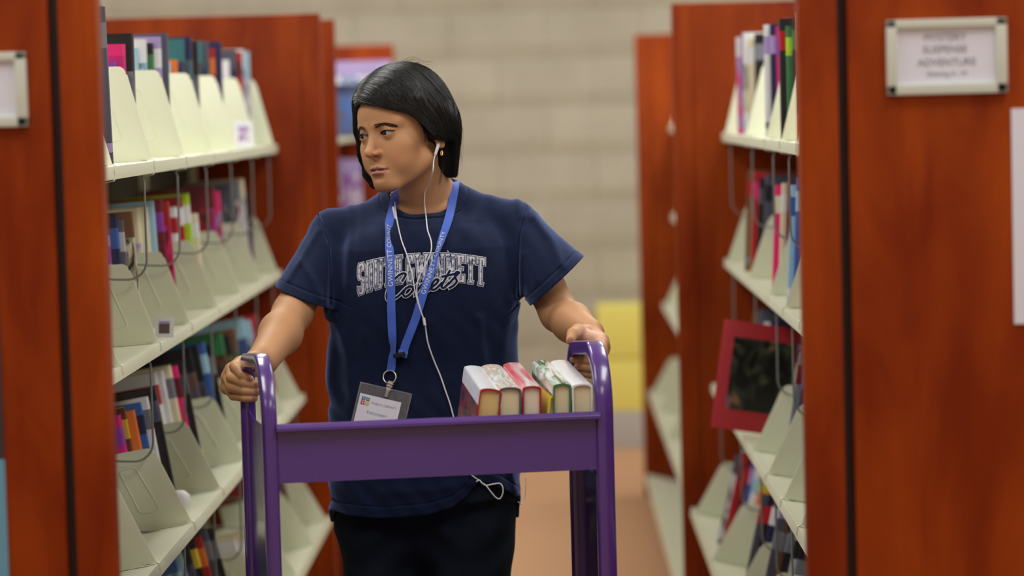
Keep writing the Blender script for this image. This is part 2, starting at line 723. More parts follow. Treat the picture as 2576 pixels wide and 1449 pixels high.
def build_divider():
    root = empty('book_divider')
    divider_plate().build('plate', M_cream, root, True)
    # pressed slot outline
    sl = []
    cx, w, z0, z1 = -0.085, 0.016, 0.045, 0.130
    for a in range(0, 181, 20):
        sl.append((cx - 0.012 + w * math.cos(math.radians(a)), z1 + 0.008 * math.sin(math.radians(a))))
    for a in range(180, 361, 20):
        sl.append((cx + 0.012 + w * 1.15 * math.cos(math.radians(a)), z0 + 0.008 * math.sin(math.radians(a))))
    MB().tube([(a, -0.0008, b) for a, b in sl], 0.0017, 6, True).build('pressed_slot', M_cream, root, True)
    # hook that wraps around the shelf lip
    hk = [(-0.02, 0, 0.003), (0.001, 0, 0.003), (0.004, 0, 0.0), (0.0045, 0, -0.014), (0.001, 0, -0.024), (-0.012, 0, -0.027), (-0.03, 0, -0.024)]
    MB().sweep(hk, [(-0.0045, -0.0008), (0.0045, -0.0008), (0.0045, 0.0008), (-0.0045, 0.0008)], (0, 1, 0)).build('hook', M_cream, root, True)
    fl = MB().box((-0.19, -0.012, 0.0), (-0.012, 0.0, 0.0012), 0.0004)
    fl.build('foot', M_cream, root)
    return root


DIV_L = [4.57, 5.03, 5.48, 5.94, 6.40, 6.86, 7.27]
DIV_R = [4.80, 5.14, 5.50, 5.88, 6.48, 7.24]
ORD = ['top', 'second', 'third', 'fourth', 'lowest']
NTH = ['first', 'second', 'third', 'fourth', 'fifth', 'sixth', 'seventh', 'eighth', 'ninth', 'tenth', 'eleventh', 'twelfth',
       'thirteenth', 'fourteenth', 'fifteenth', 'sixteenth', 'seventeenth', 'eighteenth', 'nineteenth', 'twentieth',
       'twenty-first', 'twenty-second', 'twenty-third', 'twenty-fourth', 'twenty-fifth', 'twenty-sixth', 'twenty-seventh',
       'twenty-eighth', 'twenty-ninth', 'thirtieth', 'thirty-first', 'thirty-second', 'thirty-third', 'thirty-fourth', 'thirty-fifth']
proto_div = build_divider()
first = [proto_div]


def place(proto_list, loc, sx=1, rz=0.0):
    o = proto_list.pop() if proto_list else None
    return o


def put_divider(side, k, y, label, group):
    global first
    lat = (LAT_L if side == 'left' else LAT_R)[k]
    o = proto_div if first else copy_tree(proto_div)
    first = []
    s = -1 if side == 'left' else 1
    # +x of the plate points to the aisle: on the left case the aisle is at larger x
    M = tilt_m(side, k, y=y) @ Matrix.Translation((0, 0, 0.0008))
    o.location = M.to_translation()
    o.rotation_euler = (M.to_3x3() @ Matrix.Rotation(0 if side == 'left' else PI, 3, 'Z')).to_euler()
    o.scale = (1, 1, 1.0 if k == 0 else 0.86)
    tag(o, label, 'divider', group)
    return o


for side, DV in (('left', DIV_L), ('right', DIV_R)):
    for k in range(4):
        for i, y in enumerate(DV):
            if k == 3 and side == 'left' and i in (0,): continue
            put_divider(side, k, y, 'cream steel book divider, %s from the near end, %s shelf of %s bookcase' % (NTH[i], ORD[k], side),
                        'cream book dividers on the near bookcases')
for side, ys in (('left', [8.3, 9.0, 9.7, 10.3]), ('right', [8.1, 8.9, 9.7, 10.3])):
    for k in range(4):
        for i, y in enumerate(ys):
            put_divider(side, k, y, 'cream book divider, %s along the %s shelf of the far %s bookcase' % (NTH[i], ORD[k], side),
                        'cream book dividers on the far bookcases')

# ------------------------------------------------------------------ wire book supports


def build_wire():
    root = empty('wire_book_support')
    pts = [(-0.19, 0, -0.004), (-0.02, 0, -0.004), (-0.006, 0, -0.012)]
    pts += [(0, 0, -0.03 - 0.14 * t) for t in (0, 0.25, 0.5, 0.75, 1)]
    for a in range(15, 91, 15):
        r = 0.035
        pts.append((-r + r * math.cos(math.radians(a)), 0, -0.17 - r * math.sin(math.radians(a))))
    pts += [(-0.06, 0, -0.204), (-0.10, 0, -0.200), (-0.15, 0, -0.199)]
    MB().tube(pts, 0.0021, 8).build('wire', M_wire, root, True)
    MB().box((-0.03, -0.007, -0.0045), (-0.004, 0.007, -0.0005), 0.001).build('slide_clip', M_cream, root, True)
    return root


proto_wire = build_wire()
w_first = True
for side, DV in (('left', DIV_L), ('right', DIV_R)):
    for k in (1, 2, 3):
        for i, y in enumerate(DV):
            lat = (LAT_L if side == 'left' else LAT_R)[k - 1]
            s = -1 if side == 'left' else 1
            o = proto_wire if w_first else copy_tree(proto_wire)
            w_first = False
            o.location = (s * (lat + 0.012), y - 0.03, SH_Z[k - 1] - 0.0065)
            o.rotation_euler = (0, 0, 0 if side == 'left' else PI)
            tag(o, 'grey wire support, %s from the near end, above the %s shelf of %s bookcase' % (NTH[i], ORD[k], side),
                'wire support', 'grey wire book supports hanging under the shelves')

# ------------------------------------------------------------------ books
COLS = {
    'pink': (232, 40, 120), 'purple': (140, 60, 160), 'black': (26, 26, 32), 'white': (226, 226, 228), 'grey': (120, 122, 132),
    'slate': (78, 80, 98), 'light blue': (158, 200, 222), 'blue': (52, 96, 168), 'navy': (32, 38, 80), 'red': (176, 26, 36),
    'maroon': (110, 24, 40), 'orange': (226, 116, 44), 'yellow': (232, 206, 60), 'lime': (170, 214, 44), 'green': (54, 120, 74),
    'cream': (222, 212, 180), 'brown': (112, 74, 48), 'teal': (50, 110, 116), 'lilac': (170, 150, 200), 'magenta': (200, 30, 120),
}


def jacket(c1, c2, c3, style):
    key = 'jacket_%s_%s_%s_%d' % (c1, c2, c3, style)
    key = key.replace(' ', '_')
    if key in MATS: return MATS[key]
    m, nt, b = new_mat(key)
    tc = nd(nt, 'ShaderNodeTexCoord')
    sp = nd(nt, 'ShaderNodeSeparateXYZ')
    nt.links.new(tc.outputs['Generated'], sp.inputs[0])
    base = srgb(*COLS[c1])

    def band(lo, hi, out='Z'):
        a = nd(nt, 'ShaderNodeMath', operation='GREATER_THAN')
        a.inputs[1].default_value = lo
        bq = nd(nt, 'ShaderNodeMath', operation='LESS_THAN')
        bq.inputs[1].default_value = hi
        nt.links.new(sp.outputs[out], a.inputs[0])
        nt.links.new(sp.outputs[out], bq.inputs[0])
        mu = nd(nt, 'ShaderNodeMath', operation='MULTIPLY')
        nt.links.new(a.outputs[0], mu.inputs[0])
        nt.links.new(bq.outputs[0], mu.inputs[1])
        return mu.outputs[0]

    def over(colsock, fac, colr):
        mx = nd(nt, 'ShaderNodeMix', data_type='RGBA')
        nt.links.new(fac, mx.inputs['Factor'])
        if isinstance(colsock, tuple):
            mx.inputs['A'].default_value = colsock
        else:
            nt.links.new(colsock, mx.inputs['A'])
        if isinstance(colr, tuple):
            mx.inputs['B'].default_value = colr
        else:
            nt.links.new(colr, mx.inputs['B'])
        return mx.outputs['Result']
    nz = nd(nt, 'ShaderNodeTexNoise', Scale=2.6 + style, Detail=3.0, Distortion=1.0)
    nt.links.new(tc.outputs['Generated'], nz.inputs['Vector'])
    cr = nd(nt, 'ShaderNodeValToRGB')
    cr.color_ramp.elements[0].position = 0.4
    cr.color_ramp.elements[0].color = srgb(*COLS[c2])
    cr.color_ramp.elements[1].position = 0.62
    cr.color_ramp.elements[1].color = srgb(*COLS[c3])
    nt.links.new(nz.outputs['Fac'], cr.inputs['Fac'])
    if style == 0:
        col = over(base, band(0.0, 0.42), cr.outputs['Color'])
    elif style == 1:
        col = over(base, band(0.22, 0.70), cr.outputs['Color'])
    elif style == 2:
        col = over(base, band(0.74, 0.90), srgb(*COLS[c2]))
        col = over(col, band(0.08, 0.14), srgb(*COLS[c3]))
    else:
        col = over(base, band(0.0, 1.0), cr.outputs['Color'])
        col = over(col, band(0.80, 1.01), base)
    nt.links.new(col, b.inputs['Base Color'])
    b.inputs['Roughness'].default_value = 0.3
    b.inputs['Coat Weight'].default_value = 0.25
    b.inputs['Coat Roughness'].default_value = 0.15
    MATS[key] = m
    return m


M_page = plain('page_paper', srgb(222, 208, 168), 0.85, noise=0.06, scale=90)


def page_mat(col, name):
    if name in MATS: return MATS[name]
    m, nt, b = new_mat(name)
    tc = nd(nt, 'ShaderNodeTexCoord')
    wv = nd(nt, 'ShaderNodeTexWave', bands_direction='X', Scale=260.0, Distortion=1.2)
    wv.inputs['Detail'].default_value = 1.0
    nt.links.new(tc.outputs['Object'], wv.inputs['Vector'])
    mx = nd(nt, 'ShaderNodeMix', data_type='RGBA')
    mx.inputs['A'].default_value = tuple(c * 0.86 for c in col[:3]) + (1,)
    mx.inputs['B'].default_value = col
    nt.links.new(wv.outputs['Fac'], mx.inputs['Factor'])
    nt.links.new(mx.outputs['Result'], b.inputs['Base Color'])
    b.inputs['Roughness'].default_value = 0.85
    MATS[name] = m
    return m


def book(name, t, w, h, mat, page=None, hard=True, roundback=0.35):
    """closed book: thickness t on x, width w on y (spine at -y), height h on z; origin bottom centre"""
    root = empty(name)
    bt = 0.0022 if hard else 0.0006
    ov = 0.003 if hard else 0.0003
    m = MB()
    # cover outline in x-y (U shape with rounded spine), extruded along z
    out, inn = [], []
    N = 7
    rb = roundback * t * 0.5 if hard else 0.0
    for i in range(N + 1):
        a = PI * i / N
        xx = -math.cos(a) * t / 2
        yy = -w / 2 - (math.sin(a)) * rb
        out.append((xx, yy))
        inn.append((-math.cos(a) * (t / 2 - bt), -w / 2 + bt - math.sin(a) * rb))
    pts = [(-t / 2, w / 2)] + out + [(t / 2, w / 2), (t / 2 - bt, w / 2)] + inn[::-1] + [(-t / 2 + bt, w / 2)]
    m.prism(pts, 0.0, h, 'z')
    m.build('cover', mat, root, True)
    ins = [(x_ * 0.985, y_ + 0.0015) for x_, y_ in inn]
    p2 = [(-t / 2 + bt, w / 2 - ov)] + ins + [(t / 2 - bt, w / 2 - ov)]
    MB().prism(p2, ov, h - ov, 'z').build('page_block', page or M_page, root, False)
    return root


CN = list(COLS)


def shelf_book(side, k, y, t, h, w, c1, c2='white', c3='grey', style=1, lean=0.0, n=0, inset=0.03, where=None, face=None, hard=True):
    lat = (LAT_L if side == 'left' else LAT_R)[k]
    s = -1 if side == 'left' else 1
    b = book('hardcover_book' if hard else 'paperback_book', t, w, h, jacket(c1, c2, c3, style), hard=hard)
    # thickness runs along the aisle, spine faces the aisle
    rz = -PI / 2 if side == 'right' else PI / 2
    b.rotation_mode = 'XYZ'
    M = tilt_m(side, k, y=y) @ Matrix.Translation((s * (inset + w / 2), 0, 0.0022 + abs(math.sin(lean)) * t * 0.5)) @ Matrix.Rotation(lean, 4, 'X') @ Matrix.Rotation(rz, 4, 'Z')
    b.location = M.to_translation()
    b.rotation_euler = M.to_euler()
    return b


# each compartment: (side, shelf, index of divider in front (nearer), list of books near -> far)
def fill(side, k, y0, y1, specs, num, dense=True, far=False, lean_last=True):
    """stand books against the divider at y1 (upright), the nearest one in front"""
    y = y0 + 0.0035
    out = []
    n_ = len(specs)
    for i, sp_ in enumerate(specs):
        c1, c2, c3, st, t, h, w = sp_
        y += t / 2 + 0.0008
        if y + t / 2 > y1 - 0.004: break
        ins = (0.044 if side == 'left' else (0.008, 0.014, 0.036, 0.034)[k]) + (n_ - 1 - i) * 0.0115
        b = shelf_book(side, k, y, t, h, min(w, 0.145, 0.222 - ins), c1, c2, c3, st, 0.0, hard=t > 0.014, inset=ins)
        out.append((y, b, c1, t, h))
        y += t / 2
    return out


def rspec(c1=None, big=False):
    c1 = c1 or rnd.choice(CN)
    c2, c3 = rnd.choice(CN), rnd.choice(CN)
    t = rnd.choice([0.012, 0.018, 0.026, 0.033, 0.02, 0.04])
    h = rnd.uniform(0.185, 0.245)
    w = rnd.uniform(0.125, 0.165)
    return (c1, c2, c3, rnd.randrange(4), t, h, w)


all_books = []


def comp(side, k, i0, specs):
    DV = DIV_L if side == 'left' else DIV_R
    y0, y1 = (DV[i0], DV[i0 + 1]) if i0 < len(DV) - 1 else (DV[-2] + 0.17, DV[-1])
    got = fill(side, k, y0, y1, specs, 0)
    all_books.extend((side, k, y, b, c, t, h) for y, b, c, t, h in got)


S = lambda c1, c2='white', c3='grey', st=1, t=0.026, h=0.225, w=0.15: (c1, c2, c3, st, t, h, w)
# left bookcase, top shelf
comp('left', 0, 1, [S('purple', 'magenta', 'white', 2, .03, .180, .162), S('pink', 'magenta', 'yellow', 2, .034, .212, .166), S('black', 'grey', 'slate', 1, .03, .232, .186)])
comp('left', 0, 2, [S('light blue', 'cream', 'white', 1, .02, .215, .17), S('white', 'light blue', 'grey', 3, .03, .232, .18), S('black', 'green', 'black', 2, .02, .225, .155), S('lilac', 'white', 'grey', 2, .026, .238, .14), S('slate', 'grey', 'black', 0, .02, .245, .14)])
comp('left', 0, 3, [S('light blue', 'orange', 'white', 1, .025, .195, .15), S('orange', 'white', 'brown', 3, .026, .2, .13), S('teal', 'navy', 'slate', 3, .03, .245, .165), S('navy', 'slate', 'teal', 3, .035, .25, .16), S('black', 'slate', 'grey', 1, .02, .24, .15)])
comp('left', 0, 4, [S('teal', 'slate', 'black', 3, .03, .25, .16), S('slate', 'navy', 'teal', 3, .03, .25, .155), S('red', 'orange', 'red', 2, .02, .235, .15), S('navy', 'white', 'grey', 0, .03, .25, .14)])
comp('left', 0, 5, [S('white', 'light blue', 'lilac', 3, .02, .215, .15), S('slate', 'navy', 'black', 3, .03, .24, .14), S('red', 'maroon', 'white', 2, .03, .235, .14)])
comp('left', 0, 6, [S('grey', 'white', 'grey', 3, .03, .24, .15), S('white', 'grey', 'lilac', 3, .03, .245, .145), S('light blue', 'white', 'grey', 1, .03, .24, .14)])
# left, second shelf
comp('left', 1, 1, [S('lilac', 'purple', 'white', 2, .022, .20, .165), S('navy', 'blue', 'white', 2, .03, .235, .165), S('grey', 'white', 'slate', 2, .014, .225, .15), S('brown', 'cream', 'black', 3, .026, .238, .15)])
comp('left', 1, 2, [S('cream', 'lilac', 'cream', 1, .04, .235, .185), S('cream', 'white', 'lilac', 0, .03, .235, .185), S('light blue', 'grey', 'white', 0, .02, .245, .15), S('maroon', 'purple', 'red', 2, .028, .245, .14), S('red', 'maroon', 'pink', 3, .02, .24, .14)])
comp('left', 1, 3, [S('white', 'red', 'lilac', 2, .036, .22, .165), S('red', 'white', 'red', 2, .02, .24, .15), S('lime', 'white', 'green', 2, .026, .245, .135), S('cream', 'white', 'yellow', 2, .03, .2, .13)])
comp('left', 1, 4, [S('maroon', 'black', 'red', 3, .034, .25, .16), S('maroon', 'red', 'purple', 3, .034, .248, .15), S('pink', 'lilac', 'red', 3, .02, .235, .14)])
comp('left', 1, 5, [S('slate', 'grey', 'black', 3, .03, .24, .14), S('grey', 'maroon', 'white', 3, .03, .25, .14)])
comp('left', 1, 6, [S('grey', 'white', 'cream', 3, .03, .24, .16), S('cream', 'grey', 'white', 3, .04, .25, .15), S('black', 'maroon', 'grey', 0, .02, .22, .13)])
# left, third shelf
comp('left', 2, 1, [S('magenta', 'purple', 'pink', 2, .036, .215, .175), S('brown', 'yellow', 'black', 2, .014, .225, .16), S('orange', 'orange', 'brown', 2, .02, .215, .15), S('blue', 'navy', 'white', 2, .018, .225, .148), S('white', 'grey', 'black', 2, .018, .232, .146), S('black', 'slate', 'black', 2, .03, .245, .145)])
comp('left', 2, 2, [S('white', 'red', 'grey', 2, .026, .25, .2), S('white', 'lilac', 'grey', 0, .02, .25, .19), S('cream', 'grey', 'white', 2, .03, .255, .16), S('pink', 'maroon', 'red', 2, .018, .25, .155), S('black', 'slate', 'grey', 2, .02, .255, .15)])
comp('left', 2, 3, [S('black', 'brown', 'slate', 3, .03, .255, .18), S('black', 'slate', 'black', 1, .03, .255, .165), S('blue', 'light blue', 'navy', 2, .026, .26, .145), S('black', 'grey', 'slate', 2, .02, .25, .135)])
comp('left', 2, 4, [S('green', 'brown', 'black', 3, .03, .25, .18), S('black', 'brown', 'green', 3, .03, .24, .17), S('brown', 'black', 'green', 3, .03, .25, .16)])
comp('left', 2, 5, [S('light blue', 'blue', 'slate', 3, .03, .25, .16), S('light blue', 'slate', 'white', 3, .03, .24, .16), S('red', 'maroon', 'pink', 3, .03, .25, .14)])
comp('left', 2, 6, [S('slate', 'brown', 'black', 3, .03, .24, .16), S('maroon', 'red', 'black', 3, .03, .23, .15)])
# left, fourth shelf
comp('left', 3, 2, [S('blue', 'light blue', 'teal', 3, .02, .24, .185), S('light blue', 'blue', 'white', 3, .02, .24, .18), S('black', 'slate', 'navy', 3, .03, .245, .175), S('black', 'yellow', 'black', 2, .02, .245, .16), S('red', 'orange', 'maroon', 2, .02, .24, .15), S('slate', 'grey', 'white', 2, .02, .25, .14), S('black', 'grey', 'black', 2, .016, .245, .135)])
comp('left', 3, 3, [S('white', 'grey', 'light blue', 3, .02, .17, .17), S('cream', 'white', 'grey', 2, .03, .18, .16)])
comp('left', 3, 5, [S('maroon', 'red', 'black', 3, .03, .25, .17), S('red', 'maroon', 'black', 3, .03, .25, .16)])
# right bookcase, top shelf
comp('right', 0, 1, [S('orange', 'brown', 'orange', 1, .03, .245, .16), S('orange', 'red', 'brown', 1, .02, .24, .155)])
comp('right', 0, 2, [S('black', 'green', 'black', 2, .026, .24, .155), S('green', 'lime', 'white', 2, .02, .225, .14), S('black', 'red', 'black', 2, .02, .24, .13)])
comp('right', 0, 3, [S('lilac', 'white', 'purple', 2, .02, .25, .165), S('magenta', 'purple', 'white', 2, .02, .235, .155), S('navy', 'lilac', 'blue', 2, .018, .24, .15), S('white', 'lilac', 'grey', 2, .018, .24, .13)])
comp('right', 0, 4, [S('black', 'grey', 'white', 2, .03, .235, .16), S('cream', 'white', 'brown', 2, .03, .225, .15), S('white', 'grey', 'cream', 1, .03, .24, .14)])
comp('right', 0, 5, [S('lilac', 'purple', 'white', 0, .04, .24, .16), S('red', 'pink', 'maroon', 2, .02, .24, .145), S('maroon', 'black', 'lilac', 2, .03, .23, .14), S('purple', 'white', 'lilac', 0, .03, .245, .13), S('white', 'lilac', 'pink', 3, .03, .235, .14)])
# right, second shelf
comp('right', 1, 1, [S('red', 'yellow', 'pink', 2, .02, .25, .16), S('pink', 'grey', 'lilac', 2, .02, .245, .155)])
comp('right', 1, 2, [S('lilac', 'pink', 'grey', 3, .02, .24, .16), S('red', 'yellow', 'maroon', 2, .02, .245, .15), S('blue', 'light blue', 'blue', 2, .028, .255, .14), S('light blue', 'blue', 'white', 2, .016, .24, .13)])
comp('right', 1, 3, [S('maroon', 'brown', 'pink', 2, .03, .24, .155), S('cream', 'white', 'orange', 2, .02, .235, .15), S('pink', 'cream', 'orange', 2, .02, .23, .13)])
comp('right', 1, 4, [S('slate', 'black', 'grey', 2, .03, .24, .16), S('black', 'slate', 'grey', 2, .03, .23, .15), S('red', 'pink', 'brown', 2, .03, .245, .13)])
comp('right', 1, 5, [S('teal', 'black', 'grey', 2, .03, .235, .15), S('cream', 'white', 'yellow', 0, .04, .215, .15), S('brown', 'red', 'grey', 2, .03, .245, .14)])
# right, third shelf
comp('right', 2, 1, [S('slate', 'grey', 'brown', 2, .02, .24, .16), S('brown', 'red', 'slate', 2, .02, .245, .155), S('grey', 'lilac', 'white', 2, .02, .24, .15), S('white', 'grey', 'lilac', 2, .012, .21, .14)])
comp('right', 2, 2, [S('navy', 'blue', 'lilac', 2, .02, .24, .15), S('grey', 'maroon', 'white', 2, .02, .245, .14)])
comp('right', 2, 4, [S('navy', 'lilac', 'slate', 3, .03, .24, .15), S('white', 'lilac', 'light blue', 3, .03, .23, .14), S('slate', 'navy', 'black', 3, .03, .25, .14)])
comp('right', 2, 5, [S('light blue', 'lilac', 'white', 3, .03, .24, .14), S('slate', 'cream', 'black', 3, .03, .25, .15), S('brown', 'black', 'maroon', 3, .03, .24, .14)])
# right, fourth shelf
comp('right', 3, 2, [S('grey', 'black', 'brown', 2, .02, .24, .16), S('white', 'black', 'slate', 2, .014, .235, .15), S('black', 'grey', 'red', 2, .02, .245, .15), S('brown', 'grey', 'maroon', 2, .014, .24, .14), S('slate', 'grey', 'lilac', 2, .02, .24, .135)])
comp('right', 3, 3, [S('lilac', 'white', 'red', 3, .02, .24, .16), S('navy', 'white', 'black', 2, .03, .245, .15), S('black', 'red', 'white', 2, .02, .24, .145), S('slate', 'red', 'navy', 2, .02, .235, .14)])
comp('right', 3, 4, [S('orange', 'yellow', 'brown', 2, .03, .24, .16), S('white', 'light blue', 'pink', 2, .04, .225, .15), S('blue', 'lilac', 'slate', 2, .02, .245, .14), S('maroon', 'red', 'black', 2, .03, .24, .135), S('red', 'maroon', 'red', 2, .03, .245, .13)])
comp('right', 3, 5, [S('maroon', 'black', 'brown', 3, .03, .23, .15), S('green', 'lilac', 'black', 3, .03, .24, .145), S('light blue', 'grey', 'lilac', 3, .03, .24, .14), S('slate', 'white', 'black', 3, .03, .22, .13)])

for i, (y, c) in enumerate([(4.95, 'cream'), (5.02, 'white'), (5.3, 'cream'), (5.36, 'cream'), (5.75, 'white'), (6.0, 'cream'), (6.06, 'white')]):
    b = shelf_book('left', 0, y, 0.034, 0.238 - 0.004 * (i % 3), 0.15, c, 'cream', 'white', 2, 0, inset=0.262)
    tag(b, 'pale book top showing behind the top left shelf, %s from the near end' % NTH[i], 'book', 'books on the back of the left bookcase')

for side in ('left', 'right'):
    for k in range(5):
        L = sorted([q for q in all_books if q[0] == side and q[1] == k], key=lambda q: q[2])
        cnt = {}
        for n_, (sd, kk, y, b, c, t, h) in enumerate(L):
            cnt[c] = cnt.get(c, 0) + 1
        num = {}
        for (sd, kk, y, b, c, t, h) in L:
            num[c] = num.get(c, 0) + 1
            size = 'thick' if t > 0.029 else ('thin' if t < 0.019 else 'mid-sized')
            if cnt[c] == 1:
                lab = 'the only %s book on the %s shelf of the %s near bookcase' % (c, ORD[k], side)
            else:
                lab = '%s %s book, %s %s one from the near end on %s %s shelf' % (size, c, NTH[num[c] - 1], c, side, ORD[k])
            tag(b, lab, 'book', 'books on the %s shelf of the %s bookcase' % (ORD[k], side))

# books on the far bookcases
far_l = [('left', 0, 10.29, 'lilac', 'white', 'light blue', .03, .24), ('left', 0, 10.25, 'navy', 'slate', 'white', .03, .235),
         ('left', 1, 10.28, 'white', 'lilac', 'grey', .04, .24), ('left', 1, 10.23, 'purple', 'lilac', 'white', .03, .245),
         ('left', 1, 10.18, 'lilac', 'purple', 'white', .03, .23),
         ('right', 1, 9.66, 'red', 'brown', 'white', .03, .24), ('right', 2, 9.66, 'blue', 'navy', 'white', .03, .24)]
for sd, k, y, a, b_, c_, t, h in far_l:
    b = shelf_book(sd, k, y, t, h, 0.16, a, b_, c_, 3)
    tag(b, 'blurred %s book on the %s shelf of the %s far bookcase' % (a, ORD[k], sd), 'book', 'books on the far bookcases')

# large slate book leaning at the near end of the top left shelf
b = shelf_book('left', 0, 4.66, 0.016, 0.262, 0.19, 'slate', 'grey', 'lilac', 2, 0.12, inset=0.006)
b.location.y = 4.60
tag(b, 'tall slate grey book at the end of the top left shelf by the wood panel', 'book')

# big face-out red picture book on the third right shelf
fb = book('picture_book', 0.016, 0.168, 0.24, None or jacket('red', 'black', 'brown', 2), hard=True)
for ch in fb.children:
    if ch.name.startswith('cover'): ch.data.materials[0] = plain('red_cloth_cover', srgb(168, 32, 44), 0.35, noise=0.1)
fb.rotation_euler = (Matrix.Rotation(math.radians(-7), 4, 'X') @ Matrix.Rotation(math.radians(9), 4, 'Y') @ Matrix.Rotation(math.radians(-90 + 8), 4, 'Z')).to_euler()
pb = P(1885, 1100, 6.12)
fb.location = (pb.x, 6.12, SH_Z[2] + 0.012)
m, nt, bs = new_mat('cover_picture')
tc = nd(nt, 'ShaderNodeTexCoord')
nz = nd(nt, 'ShaderNodeTexNoise', Scale=3.0, Detail=3.0, Distortion=0.8)
nt.links.new(tc.outputs['Generated'], nz.inputs['Vector'])
cr = nd(nt, 'ShaderNodeValToRGB')
cr.color_ramp.elements[0].color = srgb(22, 20, 22)
cr.color_ramp.elements[0].position = 0.46
e_ = cr.color_ramp.elements.new(0.58)
e_.color = srgb(58, 66, 52)
e_ = cr.color_ramp.elements.new(0.64)
e_.color = srgb(150, 96, 66)
cr.color_ramp.elements[-1].color = srgb(60, 96, 140)
cr.color_ramp.elements[-1].position = 0.75
nt.links.new(nz.outputs['Fac'], cr.inputs['Fac'])
nt.links.new(cr.outputs['Color'], bs.inputs['Base Color'])
bs.inputs['Roughness'].default_value = 0.3
# the picture is on the board that faces the near end of the aisle
MB().box((0.0079, -0.062, 0.045), (0.0086, 0.080, 0.205)).build('cover_picture', m, fb)
tag(fb, 'large red picture book shown face-out with a dark cover picture on the right bookcase', 'book')

# large pale face-out book on the far left bookcase
for (px, py, D, wdt, hgt, c1, c2, c3, lab, lean) in (
        (905, 212, 9.05, 0.205, 0.245, 'lilac', 'white', 'blue', 'large pale face-out book with blue patches high on the far left bookcase', -0.12),
        (893, 330, 9.02, 0.15, 0.17, 'navy', 'slate', 'blue', 'dark blue face-out book on the far left bookcase below the pale one', -0.1),
        (860, 640, 9.4, 0.15, 0.25, 'lilac', 'purple', 'white', 'lilac face-out book on the second shelf of the far left bookcase', -0.08)):
    ob = book('picture_book', 0.014, wdt, hgt, jacket(c1, c2, c3, 3))
    ob.rotation_euler = (Matrix.Rotation(lean, 4, 'X') @ Matrix.Rotation(-PI / 2, 4, 'Z')).to_euler()
    q = P(px, py, D)
    zz = SH_Z[0] if q.z > SH_Z[0] - 0.05 else SH_Z[1]
    ob.location = (q.x, D, SH_Z[0] + 0.004 if 'second' not in lab else SH_Z[1] + 0.004)
    if c1 == 'navy': ob.location.y = D - 0.05
    tag(ob, lab, 'book', 'books on the far bookcases')

# small cards and odd items on the left shelves
def card(px, py, D, w, h, label, cols, z=None, rz=0.2, tilt=-0.15):
    root = empty('picture_card', label=label, cat='card')
    q = P(px, py, D)
    root.location = (q.x, D, z if z else q.z)
    root.rotation_euler = (tilt, 0, rz)
    MB().box((-w / 2, -0.0006, 0), (w / 2, 0.0006, h), 0.0003).build('card_sheet', plain('card_white', srgb(228, 228, 232), 0.5), root)
    MB().box((-w * 0.3, -0.0012, h * 0.2), (w * 0.28, -0.0007, h * 0.8)).build('printed_picture', jacket(*cols), root)
    return root


card(413, 830, 5.13, 0.036, 0.038, 'small white picture card standing on the second left shelf', ('lilac', 'slate', 'brown', 3), SH_Z[1] + 0.002, -0.2)
card(612, 310, 6.80, 0.045, 0.065, 'small pale card standing behind a divider on the top left shelf', ('lilac', 'purple', 'white', 3), SH_Z[0] + 0.002, 0.1)
mm = MB()
q = P(452, 1250, 5.20)
prof = [(0.001, 0.0), (0.016, 0.002), (0.021, 0.014), (0.019, 0.028), (0.010, 0.036), (0.001, 0.037)]
mm.lathe(prof, (q.x, 5.20, SH_Z[2] + 0.0005), n=18)
ob = mm.build('paper_ball', plain('white_paper', srgb(232, 232, 230), 0.7, noise=0.05), None, True, 80)
tag(ob, 'small white crumpled paper ball on the third left shelf', 'paper ball')

# ------------------------------------------------------------------ signs on the near end panels
M_signf = plain('sign_frame_grey', srgb(204, 208, 194), 0.5, noise=0.04)
M_paper = plain('sign_paper', srgb(224, 224, 236), 0.6)
M_ink = plain('sign_ink', srgb(120, 120, 134), 0.6)


def text_bm(txt, size, extr=0.0, spacing=1.0, shear=0.0):
    cu = bpy.data.curves.new('txt', 'FONT')
    cu.body = txt
    cu.size = size
    cu.align_x = 'CENTER'
    cu.align_y = 'CENTER'
    cu.space_character = spacing
    cu.shear = shear
    ob = bpy.data.objects.new('txt', cu)
    C.objects.link(ob)
    bpy.context.view_layer.update()
    dg = bpy.context.evaluated_depsgraph_get()
    me = bpy.data.meshes.new_from_object(ob.evaluated_get(dg))
    vs = [v.co.copy() for v in me.vertices]
    fs = [tuple(p.vertices) for p in me.polygons]
    bpy.data.objects.remove(ob)
    bpy.data.curves.remove(cu)
    bpy.data.meshes.remove(me)
    return vs, fs


def sign(cx, cz, w, h, y, lines, label):
    root = empty('shelf_sign', (cx, y, cz), 0, label, 'sign')
    fwid = 0.014
    m = MB()
    m.box((-w / 2, -0.010, -h / 2), (w / 2, 0, -h / 2 + fwid), 0.002)
    m.box((-w / 2, -0.010, h / 2 - fwid * 0.8), (w / 2, 0, h / 2), 0.002)
    m.box((-w / 2, -0.010, -h / 2), (-w / 2 + fwid, 0, h / 2), 0.002)
    m.box((w / 2 - fwid * 1.1, -0.010, -h / 2), (w / 2, 0, h / 2), 0.002)
    m.build('sign_frame', M_signf, root, True)
    MB().box((-w / 2 + 0.005, -0.0045, -h / 2 + 0.005), (w / 2 - 0.005, -0.001, h / 2 - 0.005)).build('paper_insert', M_paper, root)
    m = MB()
    for t, sz, dx, dz in lines:
        vs, fs = text_bm(t, sz)
        m.add([(v.x + dx, -0.0049, v.y + dz) for v in vs], fs)
    me = bpy.data.meshes.new('lettering')
    me.from_pydata(m.v, [], m.f)
    link('lettering', me, M_ink, root)
    return root


